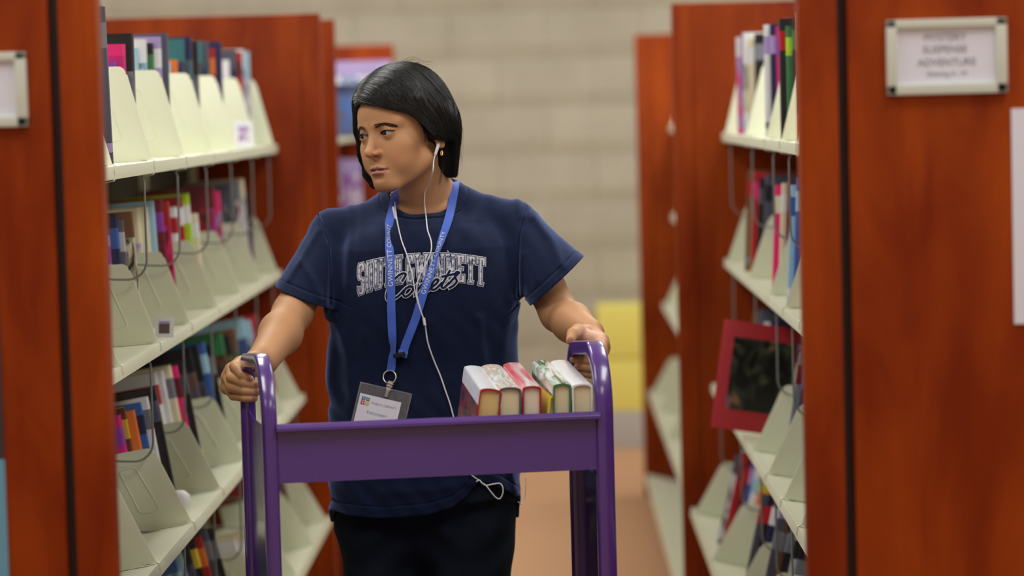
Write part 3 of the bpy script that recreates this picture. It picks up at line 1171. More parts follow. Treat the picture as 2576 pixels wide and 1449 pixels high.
q0 = P(2380, 142, RANGE0)
sign(q0.x, q0.z, 0.159, 0.099, RANGE0, [('MYSTERY', .0135, -.002, .025), ('SUSPENSE', .0135, -.002, .009), ('ADVENTURE', .0135, 0, -.008), ('Shelving A - M', .009, 0, -.023)],
     'grey framed shelf sign with printed lines on the right near end panel')
q0 = P(-80, 228, RANGE0)
sign(q0.x, q0.z, 0.159, 0.099, RANGE0, [('FICTION', .017, 0, .018), ('A - F', .015, 0, -.006)], 'grey framed shelf sign cut off by the photo edge on the left end panel')
# letter sheet on the right panel, poster on the left panel
q0 = P(2547, 545, RANGE0)
m = MB().box((q0.x, RANGE0 - 0.0025, q0.z - 0.143), (q0.x + 0.216, RANGE0 - 0.0005, q0.z + 0.143), 0.0005)
tag(m.build('paper_notice', M_paper), 'white paper notice at the outer edge of the right end panel', 'notice')
q1 = P(12, 1155, RANGE0)
root = empty('poster', (q1.x, RANGE0, q1.z), 0, 'narrow strip of blue and dark poster at the edge of the left end panel', 'poster')
MB().box((-0.28, -0.003, 0), (0.0, -0.0005, 0.30)).build('dark_half', plain('poster_dark', srgb(58, 48, 52), 0.5), root)
MB().box((-0.28, -0.003, -0.30), (0.0, -0.0005, 0.0)).build('blue_half', plain('poster_blue', srgb(104, 160, 188), 0.5), root)

# ------------------------------------------------------------------ yellow storage box by the back wall
qa, qb = P(1507, 1031, 12.0), P(1617, 767, 12.0)
root = empty('storage_box', ((qa.x + qb.x) / 2, 12.05, 0), 0, 'yellow two-tier storage box on a grey base against the back wall', 'storage box')
hw = (qb.x - qa.x) / 2
M_yel = plain('yellow_plastic', srgb(230, 218, 112), 0.4, noise=0.03)
MB().box((-hw, -0.12, 0.0), (hw, 0.18, qa.z), 0.004).build('base', plain('grey_plinth', srgb(176, 172, 164), 0.7), root, True)
zm = (qa.z + qb.z) / 2
MB().box((-hw, -0.12, qa.z), (hw, 0.18, zm - 0.006), 0.006).build('lower_drawer', M_yel, root, True)
MB().box((-hw, -0.12, zm + 0.006), (hw, 0.18, qb.z), 0.006).build('upper_drawer', M_yel, root, True)
MB().box((-hw + 0.004, -0.11, zm - 0.007), (hw - 0.004, 0.17, zm + 0.007)).build('divider_strip', M_yel, root)
# ================================================================== the purple book cart
CYAW = math.radians(8.7)
pl = P(681, 1180, 4.33)
cart = empty('book_cart', (pl.x, 4.33, 0), CYAW, 'purple steel library book cart with curved end handles pushed by the girl', 'book cart')
W_C = 0.5315                       # distance between the two end loops (centres)
BW, BD = 0.0255, 0.023            # bar width (across) and depth
LD = 0.272


def loop_path(z0=0.10):
    pts = [(0.0, z0), (0.0, 0.965)]
    for a in range(180, 89, -10):
        pts.append((0.080 + 0.080 * math.cos(math.radians(a)), 0.985 + 0.097 * math.sin(math.radians(a))))
    pts.append((LD - 0.045, 1.071))
    for a in range(80, -1, -10):
        pts.append((LD - 0.045 + 0.045 * math.cos(math.radians(a)), 1.026 + 0.045 * math.sin(math.radians(a))))
    pts += [(LD, 0.965), (LD, z0)]
    return pts


FLARE = math.tan(math.radians(4.5))       # the left end is bent outwards towards the back


def flare(mb):
    mb.v = [(x - y * FLARE * min(1, max(0, 1 - x / 0.30)), y, z) for x, y, z in mb.v]
    return mb


LP = loop_path()
b_ = 0.004
hw_, hd_ = BW / 2, BD / 2
bar_prof = [(-hw_ + b_, -hd_), (hw_ - b_, -hd_), (hw_ - b_ * .3, -hd_ + b_ * .3), (hw_, -hd_ + b_), (hw_, hd_ - b_), (hw_ - b_ * .3, hd_ - b_ * .3), (hw_ - b_, hd_), (-hw_ + b_, hd_),
            (-hw_ + b_ * .3, hd_ - b_ * .3), (-hw_, hd_ - b_), (-hw_, -hd_ + b_), (-hw_ + b_ * .3, -hd_ + b_ * .3)]
for xx in (0.0, W_C):
    wk = 0.90 if xx == 0.0 else 1.10
    bp_ = [(a * wk, b) for a, b in bar_prof]
    fr = flare(MB().sweep([(xx, d, z) for d, z in LP], bp_, (1, 0, 0))).build('end_frame', M_purple, cart, True, 50)
    sheet = MB().prism([(0.008, 0.16), (LD - 0.008, 0.16), (LD - 0.008, 0.985), (0.20, 0.978), (0.10, 0.978), (0.008, 0.985)], xx - 0.0012, xx + 0.0012, 'x')
    flare(sheet).build('end_sheet', M_purple, cart)
    for d in (0.02, LD - 0.02):
        cst = empty('caster', parent=cart)
        cst.location.x = -d * FLARE if xx == 0.0 else 0.0
        MB().lathe([(0.018, 0), (0.018, 0.018), (0.001, 0.018)], (xx, d, 0.083), (0, 0, 1), 14).build('swivel', M_wire, cst, True)
        MB().box((xx - 0.014, d - 0.015, 0.035), (xx - 0.011, d + 0.015, 0.086)).box((xx + 0.011, d - 0.015, 0.035), (xx + 0.014, d + 0.015, 0.086)).build('fork', M_wire, cst)
        MB().lathe([(0.005, -0.0105), (0.040, -0.0105), (0.0425, -0.006), (0.0425, 0.006), (0.040, 0.0105), (0.005, 0.0105)], (xx, d, 0.0425), (1, 0, 0), 24).build('wheel', plain('grey_rubber', srgb(60, 60, 62), 0.7), cst, True)
x0_, x1_ = hw_, W_C - hw_
# top shelf tray: front apron with rolled lip, floor, back apron
def tray(zf, hfront, name, lipz=None):
    m = MB()
    prof = [(-0.006, zf), (-0.006, zf + hfront - 0.012), (-0.019, zf + hfront - 0.012), (-0.0205, zf + hfront - 0.0105), (-0.0205, zf + hfront - 0.0062), (-0.0185, zf + hfront - 0.0036), (-0.0125, zf + hfront),
            (-0.0055, zf + hfront), (-0.0035, zf + hfront - 0.002), (-0.0035, zf + 0.0025), (LD - 0.002, zf + 0.0025), (LD - 0.002, zf + 0.035), (LD, zf + 0.035), (LD, zf)]
    m.prism(prof, x0_ - 0.004, x1_ + 0.004, 'x')
    flare(m)
    return m.build(name, M_purple, cart, True, 30)


tray(0.8955, 0.0935, 'top_shelf')
tray(0.50, 0.08, 'middle_shelf')
tray(0.17, 0.08, 'bottom_shelf')
for xx in (x0_ + 0.0005, x1_ - 0.0005):
    MB().box((xx - 0.001, -0.004, 0.885), (xx + 0.001, LD, 0.93), 0.0003).build('shelf_bracket', M_purple, cart, True)

# ------------------------------------------------------------------ books on the cart, spines up
Mp_y = page_mat(srgb(226, 196, 130), 'pages_tan')
Mp_c = page_mat(srgb(232, 218, 178), 'pages_cream')
Mp_w = page_mat(srgb(238, 226, 204), 'pages_pale')


def cart_jacket(name, spine, side, edge, blotch):
    """local x thickness, y from the fore-edge (+) to the spine (-), z height"""
    m, nt, b = new_mat(name)
    tc = nd(nt, 'ShaderNodeTexCoord')
    nz = nd(nt, 'ShaderNodeTexNoise', Scale=blotch[0], Detail=4.0, Distortion=blotch[1])
    nt.links.new(tc.outputs['Generated'], nz.inputs['Vector'])
    cr = nd(nt, 'ShaderNodeValToRGB')
    els = spine
    cr.color_ramp.elements[0].color = srgb(*els[0])
    cr.color_ramp.elements[0].position = 0.38
    cr.color_ramp.elements[1].color = srgb(*els[-1])
    cr.color_ramp.elements[1].position = 0.64
    for i, c in enumerate(els[1:-1]):
        e = cr.color_ramp.elements.new(0.38 + 0.26 * (i + 1) / (len(els) - 1))
        e.color = srgb(*c)
    nt.links.new(nz.outputs['Fac'], cr.inputs['Fac'])
    cr2 = nd(nt, 'ShaderNodeValToRGB')
    cr2.color_ramp.elements[0].color = srgb(*side[0])
    cr2.color_ramp.elements[0].position = 0.42
    cr2.color_ramp.elements[1].color = srgb(*side[-1])
    cr2.color_ramp.elements[1].position = 0.6
    if len(side) > 2:
        e = cr2.color_ramp.elements.new(0.51)
        e.color = srgb(*side[1])
    nt.links.new(nz.outputs['Fac'], cr2.inputs['Fac'])
    # side boards: generated x near 0 or 1
    sp = nd(nt, 'ShaderNodeSeparateXYZ')
    nt.links.new(tc.outputs['Generated'], sp.inputs[0])
    lt = nd(nt, 'ShaderNodeMath', operation='GREATER_THAN')
    nt.links.new(sp.outputs['Y'], lt.inputs[0])
    lt.inputs[1].default_value = edge
    mx = nd(nt, 'ShaderNodeMix', data_type='RGBA')
    nt.links.new(lt.outputs[0], mx.inputs['Factor'])
    nt.links.new(cr.outputs['Color'], mx.inputs['A'])
    nt.links.new(cr2.outputs['Color'], mx.inputs['B'])
    nt.links.new(mx.outputs['Result'], b.inputs['Base Color'])
    b.inputs['Roughness'].default_value = 0.22
    b.inputs['Coat Weight'].default_value = 0.6
    b.inputs['Coat Roughness'].default_value = 0.12
    return m


def cart_book(xc, t, w, h, jack, board_col, page, lean, tilt, label, dy=0.0, stamp=True):
    """xc: centre along the cart; the book stands on its fore-edge, tail towards the front, spine up"""
    root = empty('hardcover_book', label=label, cat='book', group='hardcover books on the purple cart')
    t2 = t
    bt = 0.0024
    # boards (the case)
    m = MB()
    N = 8
    out, inn = [], []
    rb = 0.16 * t
    for i in range(N + 1):
        a = PI * i / N
        out.append((-math.cos(a) * t / 2, -w / 2 - math.sin(a) * rb))
        inn.append((-math.cos(a) * (t / 2 - bt), -w / 2 + bt - math.sin(a) * rb))
    pts = [(-t / 2, w / 2)] + out + [(t / 2, w / 2), (t / 2 - bt, w / 2)] + inn[::-1] + [(-t / 2 + bt, w / 2)]
    m.prism(pts, 0, h, 'z')
    m.build('boards', plain('boards_%s' % board_col, srgb(*COLS[board_col]), 0.5), root, True)
    # glossy jacket wrapped around the boards
    e = 0.0006
    o2 = [(x_ * (1 + 2 * e / t), y_ - e) for x_, y_ in out]
    pts = [(-t / 2 - e, w / 2)] + o2 + [(t / 2 + e, w / 2), (t / 2 + 0.0001, w / 2)] + [(x_, y_ - 0.0001) for x_, y_ in out][::-1] + [(-t / 2 - 0.0001, w / 2)]
    MB().prism(pts, 0.0012, h - 0.0006, 'z').build('jacket', jack, root, True)
    ov = 0.004
    p2 = [(-t / 2 + bt, w / 2 - ov)] + [(x_, y_ + 0.001) for x_, y_ in inn] + [(t / 2 - bt, w / 2 - ov)]
    MB().prism(p2, ov, h - ov, 'z').build('page_block', page, root)
    if stamp:
        m = MB()
        for i in range(6):
            a0 = -0.010 + i * 0.0034
            m.box((-0.0008 - 0.0004 * (i % 2), a0, ov - 0.0003), (0.0010 + 0.0005 * (i % 3), a0 + 0.0022, ov + 0.0002))
        m.build('edge_stamp', M_ink, root)
    # local axes -> cart: x -> cart x, -y (spine) -> up, z (tail to head) -> away from the front
    R = Matrix(((1, 0, 0), (0, 0, 1), (0, -1, 0))).to_4x4()     # y->-z, z->y
    T = Matrix.Translation((xc, 0.0 + dy, 0.9005 + w / 2 * math.cos(tilt) + 0.0))
    Rt = Matrix.Rotation(tilt, 4, 'X')
    Rl = Matrix.Rotation(lean, 4, 'Y')
    M = cart_m @ T @ Rl @ Rt @ R
    root.matrix_world = M
    return root


bpy.context.view_layer.update()
cart_m = Matrix.Translation((pl.x, 4.33, 0)) @ Matrix.Rotation(CYAW, 4, 'Z')


def cx_at(px):
    """cart x coordinate whose front shows at photo column px"""
    lo, hi = 0.0, W_C
    for _ in range(40):
        mid = (lo + hi) / 2
        w_ = cart_m @ Vector((mid, 0.0, 1.02))
        d = w_ - Vector((0, 0, EYE))
        x = d.dot(CX) / d.dot(fw) * FP + 1288
        if x < px: lo = mid
        else: hi = mid
    return (lo + hi) / 2


J1 = cart_jacket('jacket_silver_family', [(244, 244, 248), (238, 240, 246), (254, 254, 254)], [(58, 58, 78), (150, 60, 56), (70, 56, 60)], 0.22, (2.2, 1.0))  # spine tones whitened: glossy glare painted into the jacket colour
J2 = cart_jacket('jacket_grey_map', [(240, 240, 240), (206, 212, 200), (226, 190, 172), (248, 248, 248)], [(150, 156, 176), (90, 94, 100), (180, 186, 196)], 0.18, (3.2, 1.6))
J3 = cart_jacket('jacket_red_silver', [(236, 234, 236), (226, 120, 130), (200, 40, 60)], [(90, 104, 128), (180, 40, 56), (60, 66, 84)], 0.14, (1.2, 0.6))
J4 = cart_jacket('jacket_green_leaves', [(250, 252, 250), (190, 208, 188), (88, 112, 80)], [(40, 56, 44), (150, 150, 120), (70, 90, 66)], 0.14, (3.0, 1.2))
J5 = cart_jacket('jacket_white_blue', [(250, 250, 252), (255, 255, 255), (236, 240, 248)], [(150, 160, 184), (226, 228, 232), (120, 124, 140)], 0.2, (2.4, 0.8))
def span(a, b): return ((cx_at(a) + cx_at(b)) / 2, cx_at(b) - cx_at(a))
specs = [((1192, 1250), 0.1255, 0.225, J1, 'red', Mp_y, 0.15, 0.075, 'silver hardcover book with red boards and glare-whitened spine, leftmost on the purple cart', 'c'),
         ((1253, 1310), 0.1260, 0.225, J2, 'slate', Mp_c, 0.02, 0.075, 'pale hardcover with a grey map-like spine, beside the leftmost cart book', 'c'),
         ((1313, 1361), 0.1275, 0.225, J3, 'red', Mp_w, 0.015, 0.08, 'silver and red hardcover book in the middle of the cart row', 'w'),
         ((1390, 1436), 0.1295, 0.225, J4, 'green', Mp_c, 0.01, 0.08, 'green leafy hardcover book on the cart behind the yellow one', 'c'),
         ((1439, 1491), 0.1275, 0.230, J5, 'white', Mp_c, 0.0, 0.08, 'white hardcover book, rightmost on the purple cart by the handle', 'c')]
for (a, b), w, h, J, bc, pg, lean, tilt, lab, _ in specs:
    xc, t = span(a, b)
    cart_book(xc, t - 0.001, w, h, J, bc, pg, lean, tilt, lab, dy=0.004)
xc, t = span(1364, 1388)
yb = cart_book(xc + 0.001, 0.010, 0.112, 0.19, cart_jacket('jacket_yellow', [(236, 214, 40), (230, 200, 30), (240, 222, 60)], [(236, 210, 40), (60, 50, 30), (236, 214, 50)], 0.3, (2.0, 0.5)), 'yellow', Mp_c, 0.16, 0.03,
               'thin yellow book lying low between the red and the green books', 0.006, False)
# ================================================================== the girl
DB = 5.0                           # distance of her body
A = lambda x, y, D: np.array(PT(x, y, D))


# ---- head frame: +y forward, +x her left, +z up, centimetres
HK = 0.0094
psi, pitch, roll = math.radians(41.5), math.radians(-5), math.radians(6.0)
Fh = Vector((-math.sin(psi) * math.cos(pitch), -math.cos(psi) * math.cos(pitch), math.sin(pitch)))
Lh = Vector((math.cos(psi), -math.sin(psi), 0))
Uh = Lh.cross(Fh)
if Uh.z < 0: Uh = -Uh
# roll about the forward axis
Rr = Matrix.Rotation(roll, 3, Fh)
Lh, Uh = Rr @ Lh, Rr @ Uh
midE = P(941.5, 340, 4.86)
HO = midE - Fh * (8.0 * HK)
HM = np.array([[Lh.x, Lh.y, Lh.z], [Fh.x, Fh.y, Fh.z], [Uh.x, Uh.y, Uh.z]], np.float32)   # world -> head rows
HOn = np.array(HO, np.float32)


def w2h(p): return ((p - HOn) @ HM.T / HK).astype(np.float32)
def h2w(q): return (np.asarray(q, np.float64) * HK) @ HM.astype(np.float64) + np.array(HO)


def sm(t):
    t = np.clip(t, 0, 1)
    return t * t * (3 - 2 * t)


EX, EY, EZ, ER = 3.02, 7.0, 0.0, 1.22


def eye_mask(q):
    """almond opening: negative inside; q with |x|"""
    t = (q[:, 0] - EX) / 1.52
    zc = 0.06 + 0.10 * t
    up = 0.52 * np.clip(1 - t * t, -2, 1) * (1 + 0.12 * t)
    dn = 0.38 * np.clip(1 - t * t, -2, 1)
    return np.maximum((q[:, 2] - zc) - up, (zc - q[:, 2]) - dn)


def head_sdf(q):
    x = q[:, 0]
    m = q.copy()
    m[:, 0] = np.abs(x)
    y, z = q[:, 1], q[:, 2]
    d = ell(q, (0, -0.6, 3.0), (7.1, 8.7, 7.9))
    d = smin(d, ell(q, (0, 4.4, 3.4), (5.7, 4.4, 4.6)), 2.0)
    d = smin(d, ell(q, (0, 3.0, -2.2), (5.4, 5.6, 7.2)), 2.0)
    d = smin(d, cap(m, (4.7, 0.4, -6.0), (1.7, 6.3, -9.2), 1.55, 1.45), 2.4)
    d = smin(d, ell(q, (0, 6.9, -9.0), (2.2, 1.85, 1.75)), 1.5)
    d = smin(d, ell(m, (4.3, 5.0, -2.3), (2.0, 2.1, 1.8)), 1.6)
    d = smin(d, ell(m, (3.2, 5.4, -5.0), (2.4, 2.4, 2.7)), 2.0)
    d = smin(d, ell(q, (0, 6.7, -6.7), (2.7, 2.2, 2.6)), 1.4)
    d = smin(d, cap(m, (0.9, 7.9, 1.5), (4.6, 6.1, 1.75), 0.75, 0.7), 1.1)
    # sockets
    d = smax(d, -ell(m, (3.1, 9.35, -0.05), (2.25, 1.75, 1.35)), 1.1)
    # nose
    d = smin(d, cap(q, (0, 7.75, 0.9), (0, 9.75, -2.8), 0.62, 0.78), 0.9)
    d = smin(d, ell(q, (0, 9.98, -3.15), (0.95, 0.95, 0.82)), 0.55)
    d = smin(d, ell(m, (1.18, 9.0, -3.45), (0.64, 0.95, 0.62)), 0.4)
    d = smin(d, cap(q, (0, 9.9, -3.75), (0, 8.8, -4.25), 0.34, 0.5), 0.35)
    d = smax(d, -ell(m, (0.74, 9.38, -4.06), (0.40, 0.62, 0.44)), 0.22)
    # nasolabial softness
    d = smax(d, -cap(m, (1.75, 9.3, -4.1), (3.0, 8.75, -6.9), 0.28, 0.3), 0.8)
    # philtrum
    d = smax(d, -cap(q, (0, 9.65, -4.6), (0, 9.85, -5.9), 0.28, 0.34), 0.5)
    # lips
    zl = z + 0.045 * x * x
    ql = q.copy()
    ql[:, 2] = zl
    mlq = m.copy()
    mlq[:, 2] = zl
    d = smin(d, ell(mlq, (0.58, 8.50, -6.12), (1.25, 0.95, 0.44)), 0.3)
    d = smin(d, cap(mlq, (0.2, 8.68, -6.30), (1.95, 7.95, -6.46), 0.50, 0.22), 0.3)
    d = smin(d, ell(ql, (0, 8.55, -7.0), (1.62, 1.0, 0.56)), 0.35)
    d = smax(d, -ell(ql, (0, 9.35, -6.54), (2.2, 1.08, 0.07)), 0.14)
    d = smax(d, -sph(mlq, (2.3, 8.35, -6.46), 0.24), 0.4)
    d = smax(d, -ell(q, (0, 9.5, -8.0), (1.7, 0.95, 0.5)), 0.7)
    # eyelids
    lid = sph(m, (EX, EY, EZ), 1.40)
    d = smin(d, lid, 0.45)
    crease = 0.78 - 0.28 * ((m[:, 0] - EX) / 1.5) ** 2 + 0.06 * (m[:, 0] - EX)
    d = d + 0.07 * np.exp(-((z - crease) / 0.09) ** 2) * np.exp(-((m[:, 0] - EX) / 1.35) ** 4) * (y > 6)
    bag = -0.72 + 0.22 * ((m[:, 0] - EX) / 1.5) ** 2
    d = d + 0.045 * np.exp(-((z - bag) / 0.12) ** 2) * np.exp(-((m[:, 0] - EX) / 1.2) ** 4) * (y > 6)
    em = np.maximum(eye_mask(m), sph(m, (EX, EY + 0.6, EZ), 1.75))
    d = smax(d, -em, 0.06)
    # ear
    er = ell(m, (7.0, -1.9, -1.5), (0.55, 1.6, 2.7))
    er = smin(er, sph(m, (6.9, -2.0, -3.7), 0.72), 0.5)
    er = smax(er, -ell(m, (7.6, -1.7, -1.6), (0.42, 1.0, 1.6)), 0.25)
    d = smin(d, er, 0.5)
    return d


# ---- arms and hands
shR, elR, wrR = A(836, 594, 5.0), A(735, 788, 4.88), A(662, 905, 4.685)
shL, elL, wrL = A(1300, 580, 5.0), A(1407, 788, 4.92), A(1485, 840, 4.775)
neck0, neck1 = A(1052, 395, 4.950), A(1068, 520, 4.995)

HR = dict(
    fingers=[
        [A(605, 914, 4.650), A(590, 922, 4.606), A(610, 944, 4.576), A(629, 955, 4.572)],
        [A(583, 930, 4.648), A(581, 950, 4.598), A(613, 964, 4.573), A(645, 969, 4.572)],
        [A(573, 950, 4.648), A(581, 973, 4.598), A(613, 983, 4.573), A(646, 986, 4.572)],
        [A(572, 975, 4.650), A(587, 996, 4.604), A(614, 1001, 4.575), A(640, 1002, 4.573)]],
    fr=[(.0098, .0088, .0080, .0068), (.0098, .0088, .0078, .0068), (.0094, .0084, .0076, .0066), (.0086, .0076, .0068, .0058)],
    extra=[])
thumbR = [A(655, 912, 4.68), A(637, 903, 4.655), A(622, 906, 4.630), A(612, 916, 4.612)]
HL = dict(
    fingers=[
        [A(1514, 866, 4.705), A(1513, 888, 4.668), A(1488, 896, 4.656), A(1464, 894, 4.655)],
        [A(1516, 872, 4.715), A(1515, 904, 4.670), A(1482, 909, 4.656), A(1444, 904, 4.655)],
        [A(1513, 880, 4.720), A(1511, 920, 4.674), A(1484, 926, 4.656), A(1454, 922, 4.655)],
        [A(1508, 885, 4.720), A(1507, 934, 4.680), A(1485, 942, 4.660), A(1465, 939, 4.658)]],
    fr=[(.0105, .0090, .0080, .0068), (.0105, .0090, .0080, .0070), (.0100, .0086, .0078, .0068), (.0090, .0078, .0070, .0060)],
    extra=[(A(1462, 842, 4.712), A(1505, 856, 4.712), .0125, .0125), (A(1475, 838, 4.745), A(1512, 858, 4.730), .015, .014)])
thumbL = [A(1478, 838, 4.745), A(1453, 833, 4.705), A(1441, 840, 4.680), A(1435, 856, 4.664)]


def hand_sdf(p, wr, H, thumb):
    d = None
    mc = [f[0] for f in H['fingers']]
    for i, m in enumerate(mc):
        e = cap(p, wr, m, 0.0165 if i in (1, 2) else 0.0155, 0.0125)
        d = e if d is None else smin(d, e, 0.008)
    for f, r in zip(H['fingers'], H['fr']):
        e = chain(p, f, r, 0.0015)
        # knuckle creases
        d = smin(d, e, 0.0022)
    for a, b, r0, r1 in H['extra']:
        d = smin(d, cap(p, a, b, r0, r1), 0.006)
    t = chain(p, thumb, (.0135, .0118, .0098, .0078), 0.004)
    d = smin(d, t, 0.005)
    return d


# ---- torso under the shirt / the shirt itself
SEC = [  # photo row, left column, right column, half depth, centre distance
    (1330, 832, 1306, 0.118, 5.01), (1220, 827, 1312, 0.122, 5.01), (1050, 826, 1306, 0.118, 5.0), (900, 826, 1303, 0.112, 5.0),
    (780, 832, 1301, 0.112, 4.995), (700, 838, 1298, 0.112, 4.99), (620, 842, 1296, 0.108, 4.99), (560, 852, 1290, 0.098, 5.0)]
SZ, SX, SR, SD, SC = [], [], [], [], []
for r, a, b, hd, dc in SEC:
    pa, pb_ = P(a, r, dc), P(b, r, dc)
    SZ.append((pa.z + pb_.z) / 2)
    SX.append((pa.x + pb_.x) / 2)
    SR.append((pb_.x - pa.x) / 2)
    SD.append(hd)
    SC.append(dc)
SZ, SX, SR, SD, SC = [np.array(v) for v in (SZ, SX, SR, SD, SC)]
zmid = P(1068, 800, 5.0).z


def torso(p, grow=0.0):
    z = p[:, 2]
    cx = np.interp(z, SZ, SX)
    rx = np.interp(z, SZ, SR) + grow
    ry = np.interp(z, SZ, SD) + grow
    cy = np.interp(z, SZ, SC)
    a = np.abs((p[:, 0] - cx) / rx)
    b = np.abs((p[:, 1] - cy) / ry)
    n = 2.35
    k = (a ** n + b ** n) ** (1 / n)
    d = (k - 1) * np.minimum(rx, ry) * np.where(k > 1, 1.0, 1.0)
    return smax(d, z - SZ[-1], 0.06)


def shoulders(p, g=0.0):
    d = cap(p, A(1000, 553, 5.01), A(850, 592, 5.0), 0.050 + g, 0.041 + g)
    d = smin(d, cap(p, A(1135, 540, 5.01), A(1285, 568, 5.0), 0.053 + g, 0.043 + g), 0.03)
    d = smin(d, cap(p, A(1035, 540, 5.025), A(1100, 535, 5.025), 0.062 + g, 0.062 + g), 0.03)
    return d


def bust(p, d, k=0.05):
    return smin(d, ell(p, A(1068, 725, 4.945), (0.122, 0.064, 0.105)), k)


def body_sdf(p):
    d = torso(p, -0.016)
    d = smin(d, shoulders(p, -0.012), 0.04)
    d = bust(p, d + 0.0, 0.04) + 0.004
    d = np.maximum(d, P(1068, 1170, 5.0).z - p[:, 2])
    # neck
    nk = cap(p, neck0, neck1, 0.050, 0.054)
    nk = smin(nk, cap(p, A(1085, 480, 5.03), A(1190, 562, 5.03), 0.033, 0.027), 0.04)
    nk = smin(nk, cap(p, A(1050, 490, 5.03), A(950, 562, 5.03), 0.032, 0.027), 0.04)
    d = smin(d, nk, 0.02)
    # sternomastoid and collar bones
    d = smin(d, cap(p, A(1112, 420, 4.965), A(1066, 538, 4.945), 0.010, 0.007), 0.016)
    d = smin(d, cap(p, A(1055, 541, 4.945), A(1000, 531, 4.955), 0.006, 0.007), 0.014)
    d = smin(d, cap(p, A(1078, 541, 4.945), A(1126, 526, 4.955), 0.006, 0.007), 0.014)
    # arms
    d = smin(d, cap(p, shR, elR, 0.043, 0.0325), 0.03)
    d = smin(d, chain(p, [elR, A(706, 838, 4.80), wrR], (0.0335, 0.0345, 0.0265), 0.02), 0.015)
    d = smin(d, cap(p, shL, elL, 0.044, 0.0320), 0.03)
    d = smin(d, chain(p, [elL, A(1440, 812, 4.86), A(1483, 838, 4.785)], (0.0325, 0.0325, 0.0250), 0.02), 0.015)
    # hands
    for w, H, T, c in ((wrR, HR, thumbR, A(610, 950, 4.65)), (wrL, HL, thumbL, A(1485, 880, 4.73))):
        msk = (np.abs(p - c.astype(np.float32)) < 0.13).all(1)
        if msk.any():
            e = np.full(len(p), 0.05, np.float32)
            e[msk] = hand_sdf(p[msk], w, H, T)
            d = smin(d, e, 0.012)
    # head
    q = w2h(p)
    msk = (np.abs(q[:, 0]) < 12) & (q[:, 1] > -13) & (q[:, 1] < 14) & (q[:, 2] > -15) & (q[:, 2] < 15)
    if msk.any():
        e = np.full(len(p), 0.05, np.float32)
        e[msk] = head_sdf(q[msk]) * HK
        # sharper blend at the neck so the jaw keeps its edge
        dd = smin(d[msk], e[msk], 0.022)
        d = d.copy()
        d[msk] = dd
    return d


def body_colour(vp):
    base = np.array(SKIN, np.float32)
    col = np.tile(base, (len(vp), 1))
    q = w2h(vp)
    m = q.copy()
    m[:, 0] = np.abs(m[:, 0])
    hd = (np.abs(q[:, 0]) < 12) & (q[:, 1] > 0) & (q[:, 2] > -13) & (q[:, 2] < 12)

    def mixc(w, c):
        nonlocal col
        w = np.clip(w, 0, 1)[:, None]
        col = col * (1 - w) + np.array(c, np.float32) * w
    # rosy cheeks and nose, ruddy pigment
    g = np.exp(-(((m[:, 0] - 4.6) / 1.8) ** 2 + ((q[:, 2] + 4.2) / 1.5) ** 2)) * (q[:, 1] > 2)
    mixc(0.30 * g, base * np.array([1.0, 0.62, 0.60]))
    g = np.exp(-((q[:, 0] / 1.6) ** 2 + ((q[:, 2] + 3.2) / 1.2) ** 2)) * (q[:, 1] > 8.4)
    mixc(0.25 * g, base * np.array([1.15, 0.80, 0.78]))
    # brownish eyelids
    g = np.exp(-(((m[:, 0] - EX) / 1.9) ** 2 + ((q[:, 2] - 0.15) / 0.85) ** 2)) * (q[:, 1] > 5)
    mixc(0.42 * g, base * np.array([0.62, 0.45, 0.42]))
    # inner rims
    e = eye_mask(m)
    g = ((e < 0.10) & (q[:, 1] > 6.2) & (np.abs(m[:, 0] - EX) < 1.7)).astype(np.float32)
    mixc(0.5 * g, base * np.array([0.55, 0.32, 0.30]))
    # lips
    zl = q[:, 2] + 0.045 * q[:, 0] ** 2
    ax = m[:, 0]
    upz = -5.74 - 0.16 * np.exp(-(ax / 0.28) ** 2) - 0.22 * np.clip(ax - 0.5, 0, 9) + 0.045 * ax * ax * 0
    dnz = -7.56 + 0.14 * ax ** 2
    lip = sm((upz - zl) / 0.10) * sm((zl - dnz) / 0.14) * sm((2.35 - ax) / 0.25) * (q[:, 1] > 7.0)
    lip = lip * hd
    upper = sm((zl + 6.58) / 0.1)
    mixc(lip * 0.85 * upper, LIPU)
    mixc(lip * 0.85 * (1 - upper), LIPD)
    # nails
    for H, dirs in ((HR, 1), (HL, 1)):
        for f in H['fingers']:
            tip, pr = f[3], f[2]
            ax_ = (tip - pr) / np.linalg.norm(tip - pr)
            c = tip + np.array([0, -0.0045, 0.001]) + ax_ * 0.001
            r = np.sqrt((((vp - c) / np.array([0.0052, 0.005, 0.0042])) ** 2).sum(1))
            mixc(0.65 * sm((1.05 - r) / 0.2), NAIL)
    for T in (thumbR, thumbL):
        c = T[-1] + np.array([0, -0.006, 0.001])
        r = np.sqrt((((vp - c) / np.array([0.0055, 0.005, 0.0065])) ** 2).sum(1))
        mixc(0.55 * sm((1.05 - r) / 0.2), NAIL)
    # palm and inner finger skin a little paler
    c = A(1480, 846, 4.70)
    r = np.sqrt((((vp - c) / np.array([0.035, 0.05, 0.022])) ** 2).sum(1))
    mixc(0.75 * sm((1.1 - r) / 0.6), (0.85, 0.52, 0.40))
    return col


SKIN = (0.52, 0.268, 0.128)
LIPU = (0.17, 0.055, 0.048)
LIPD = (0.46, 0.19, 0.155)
NAIL = (0.20, 0.065, 0.075)

girl = empty('person', (float(P(1068, 1400, 5.0).x), 5.0, 0), 0, 'girl with dark hair in a navy t-shirt and earphones pushing the purple cart, looking left', 'person')
girl_inv = Matrix.Translation(girl.location).inverted()
GO = np.array(girl.location)


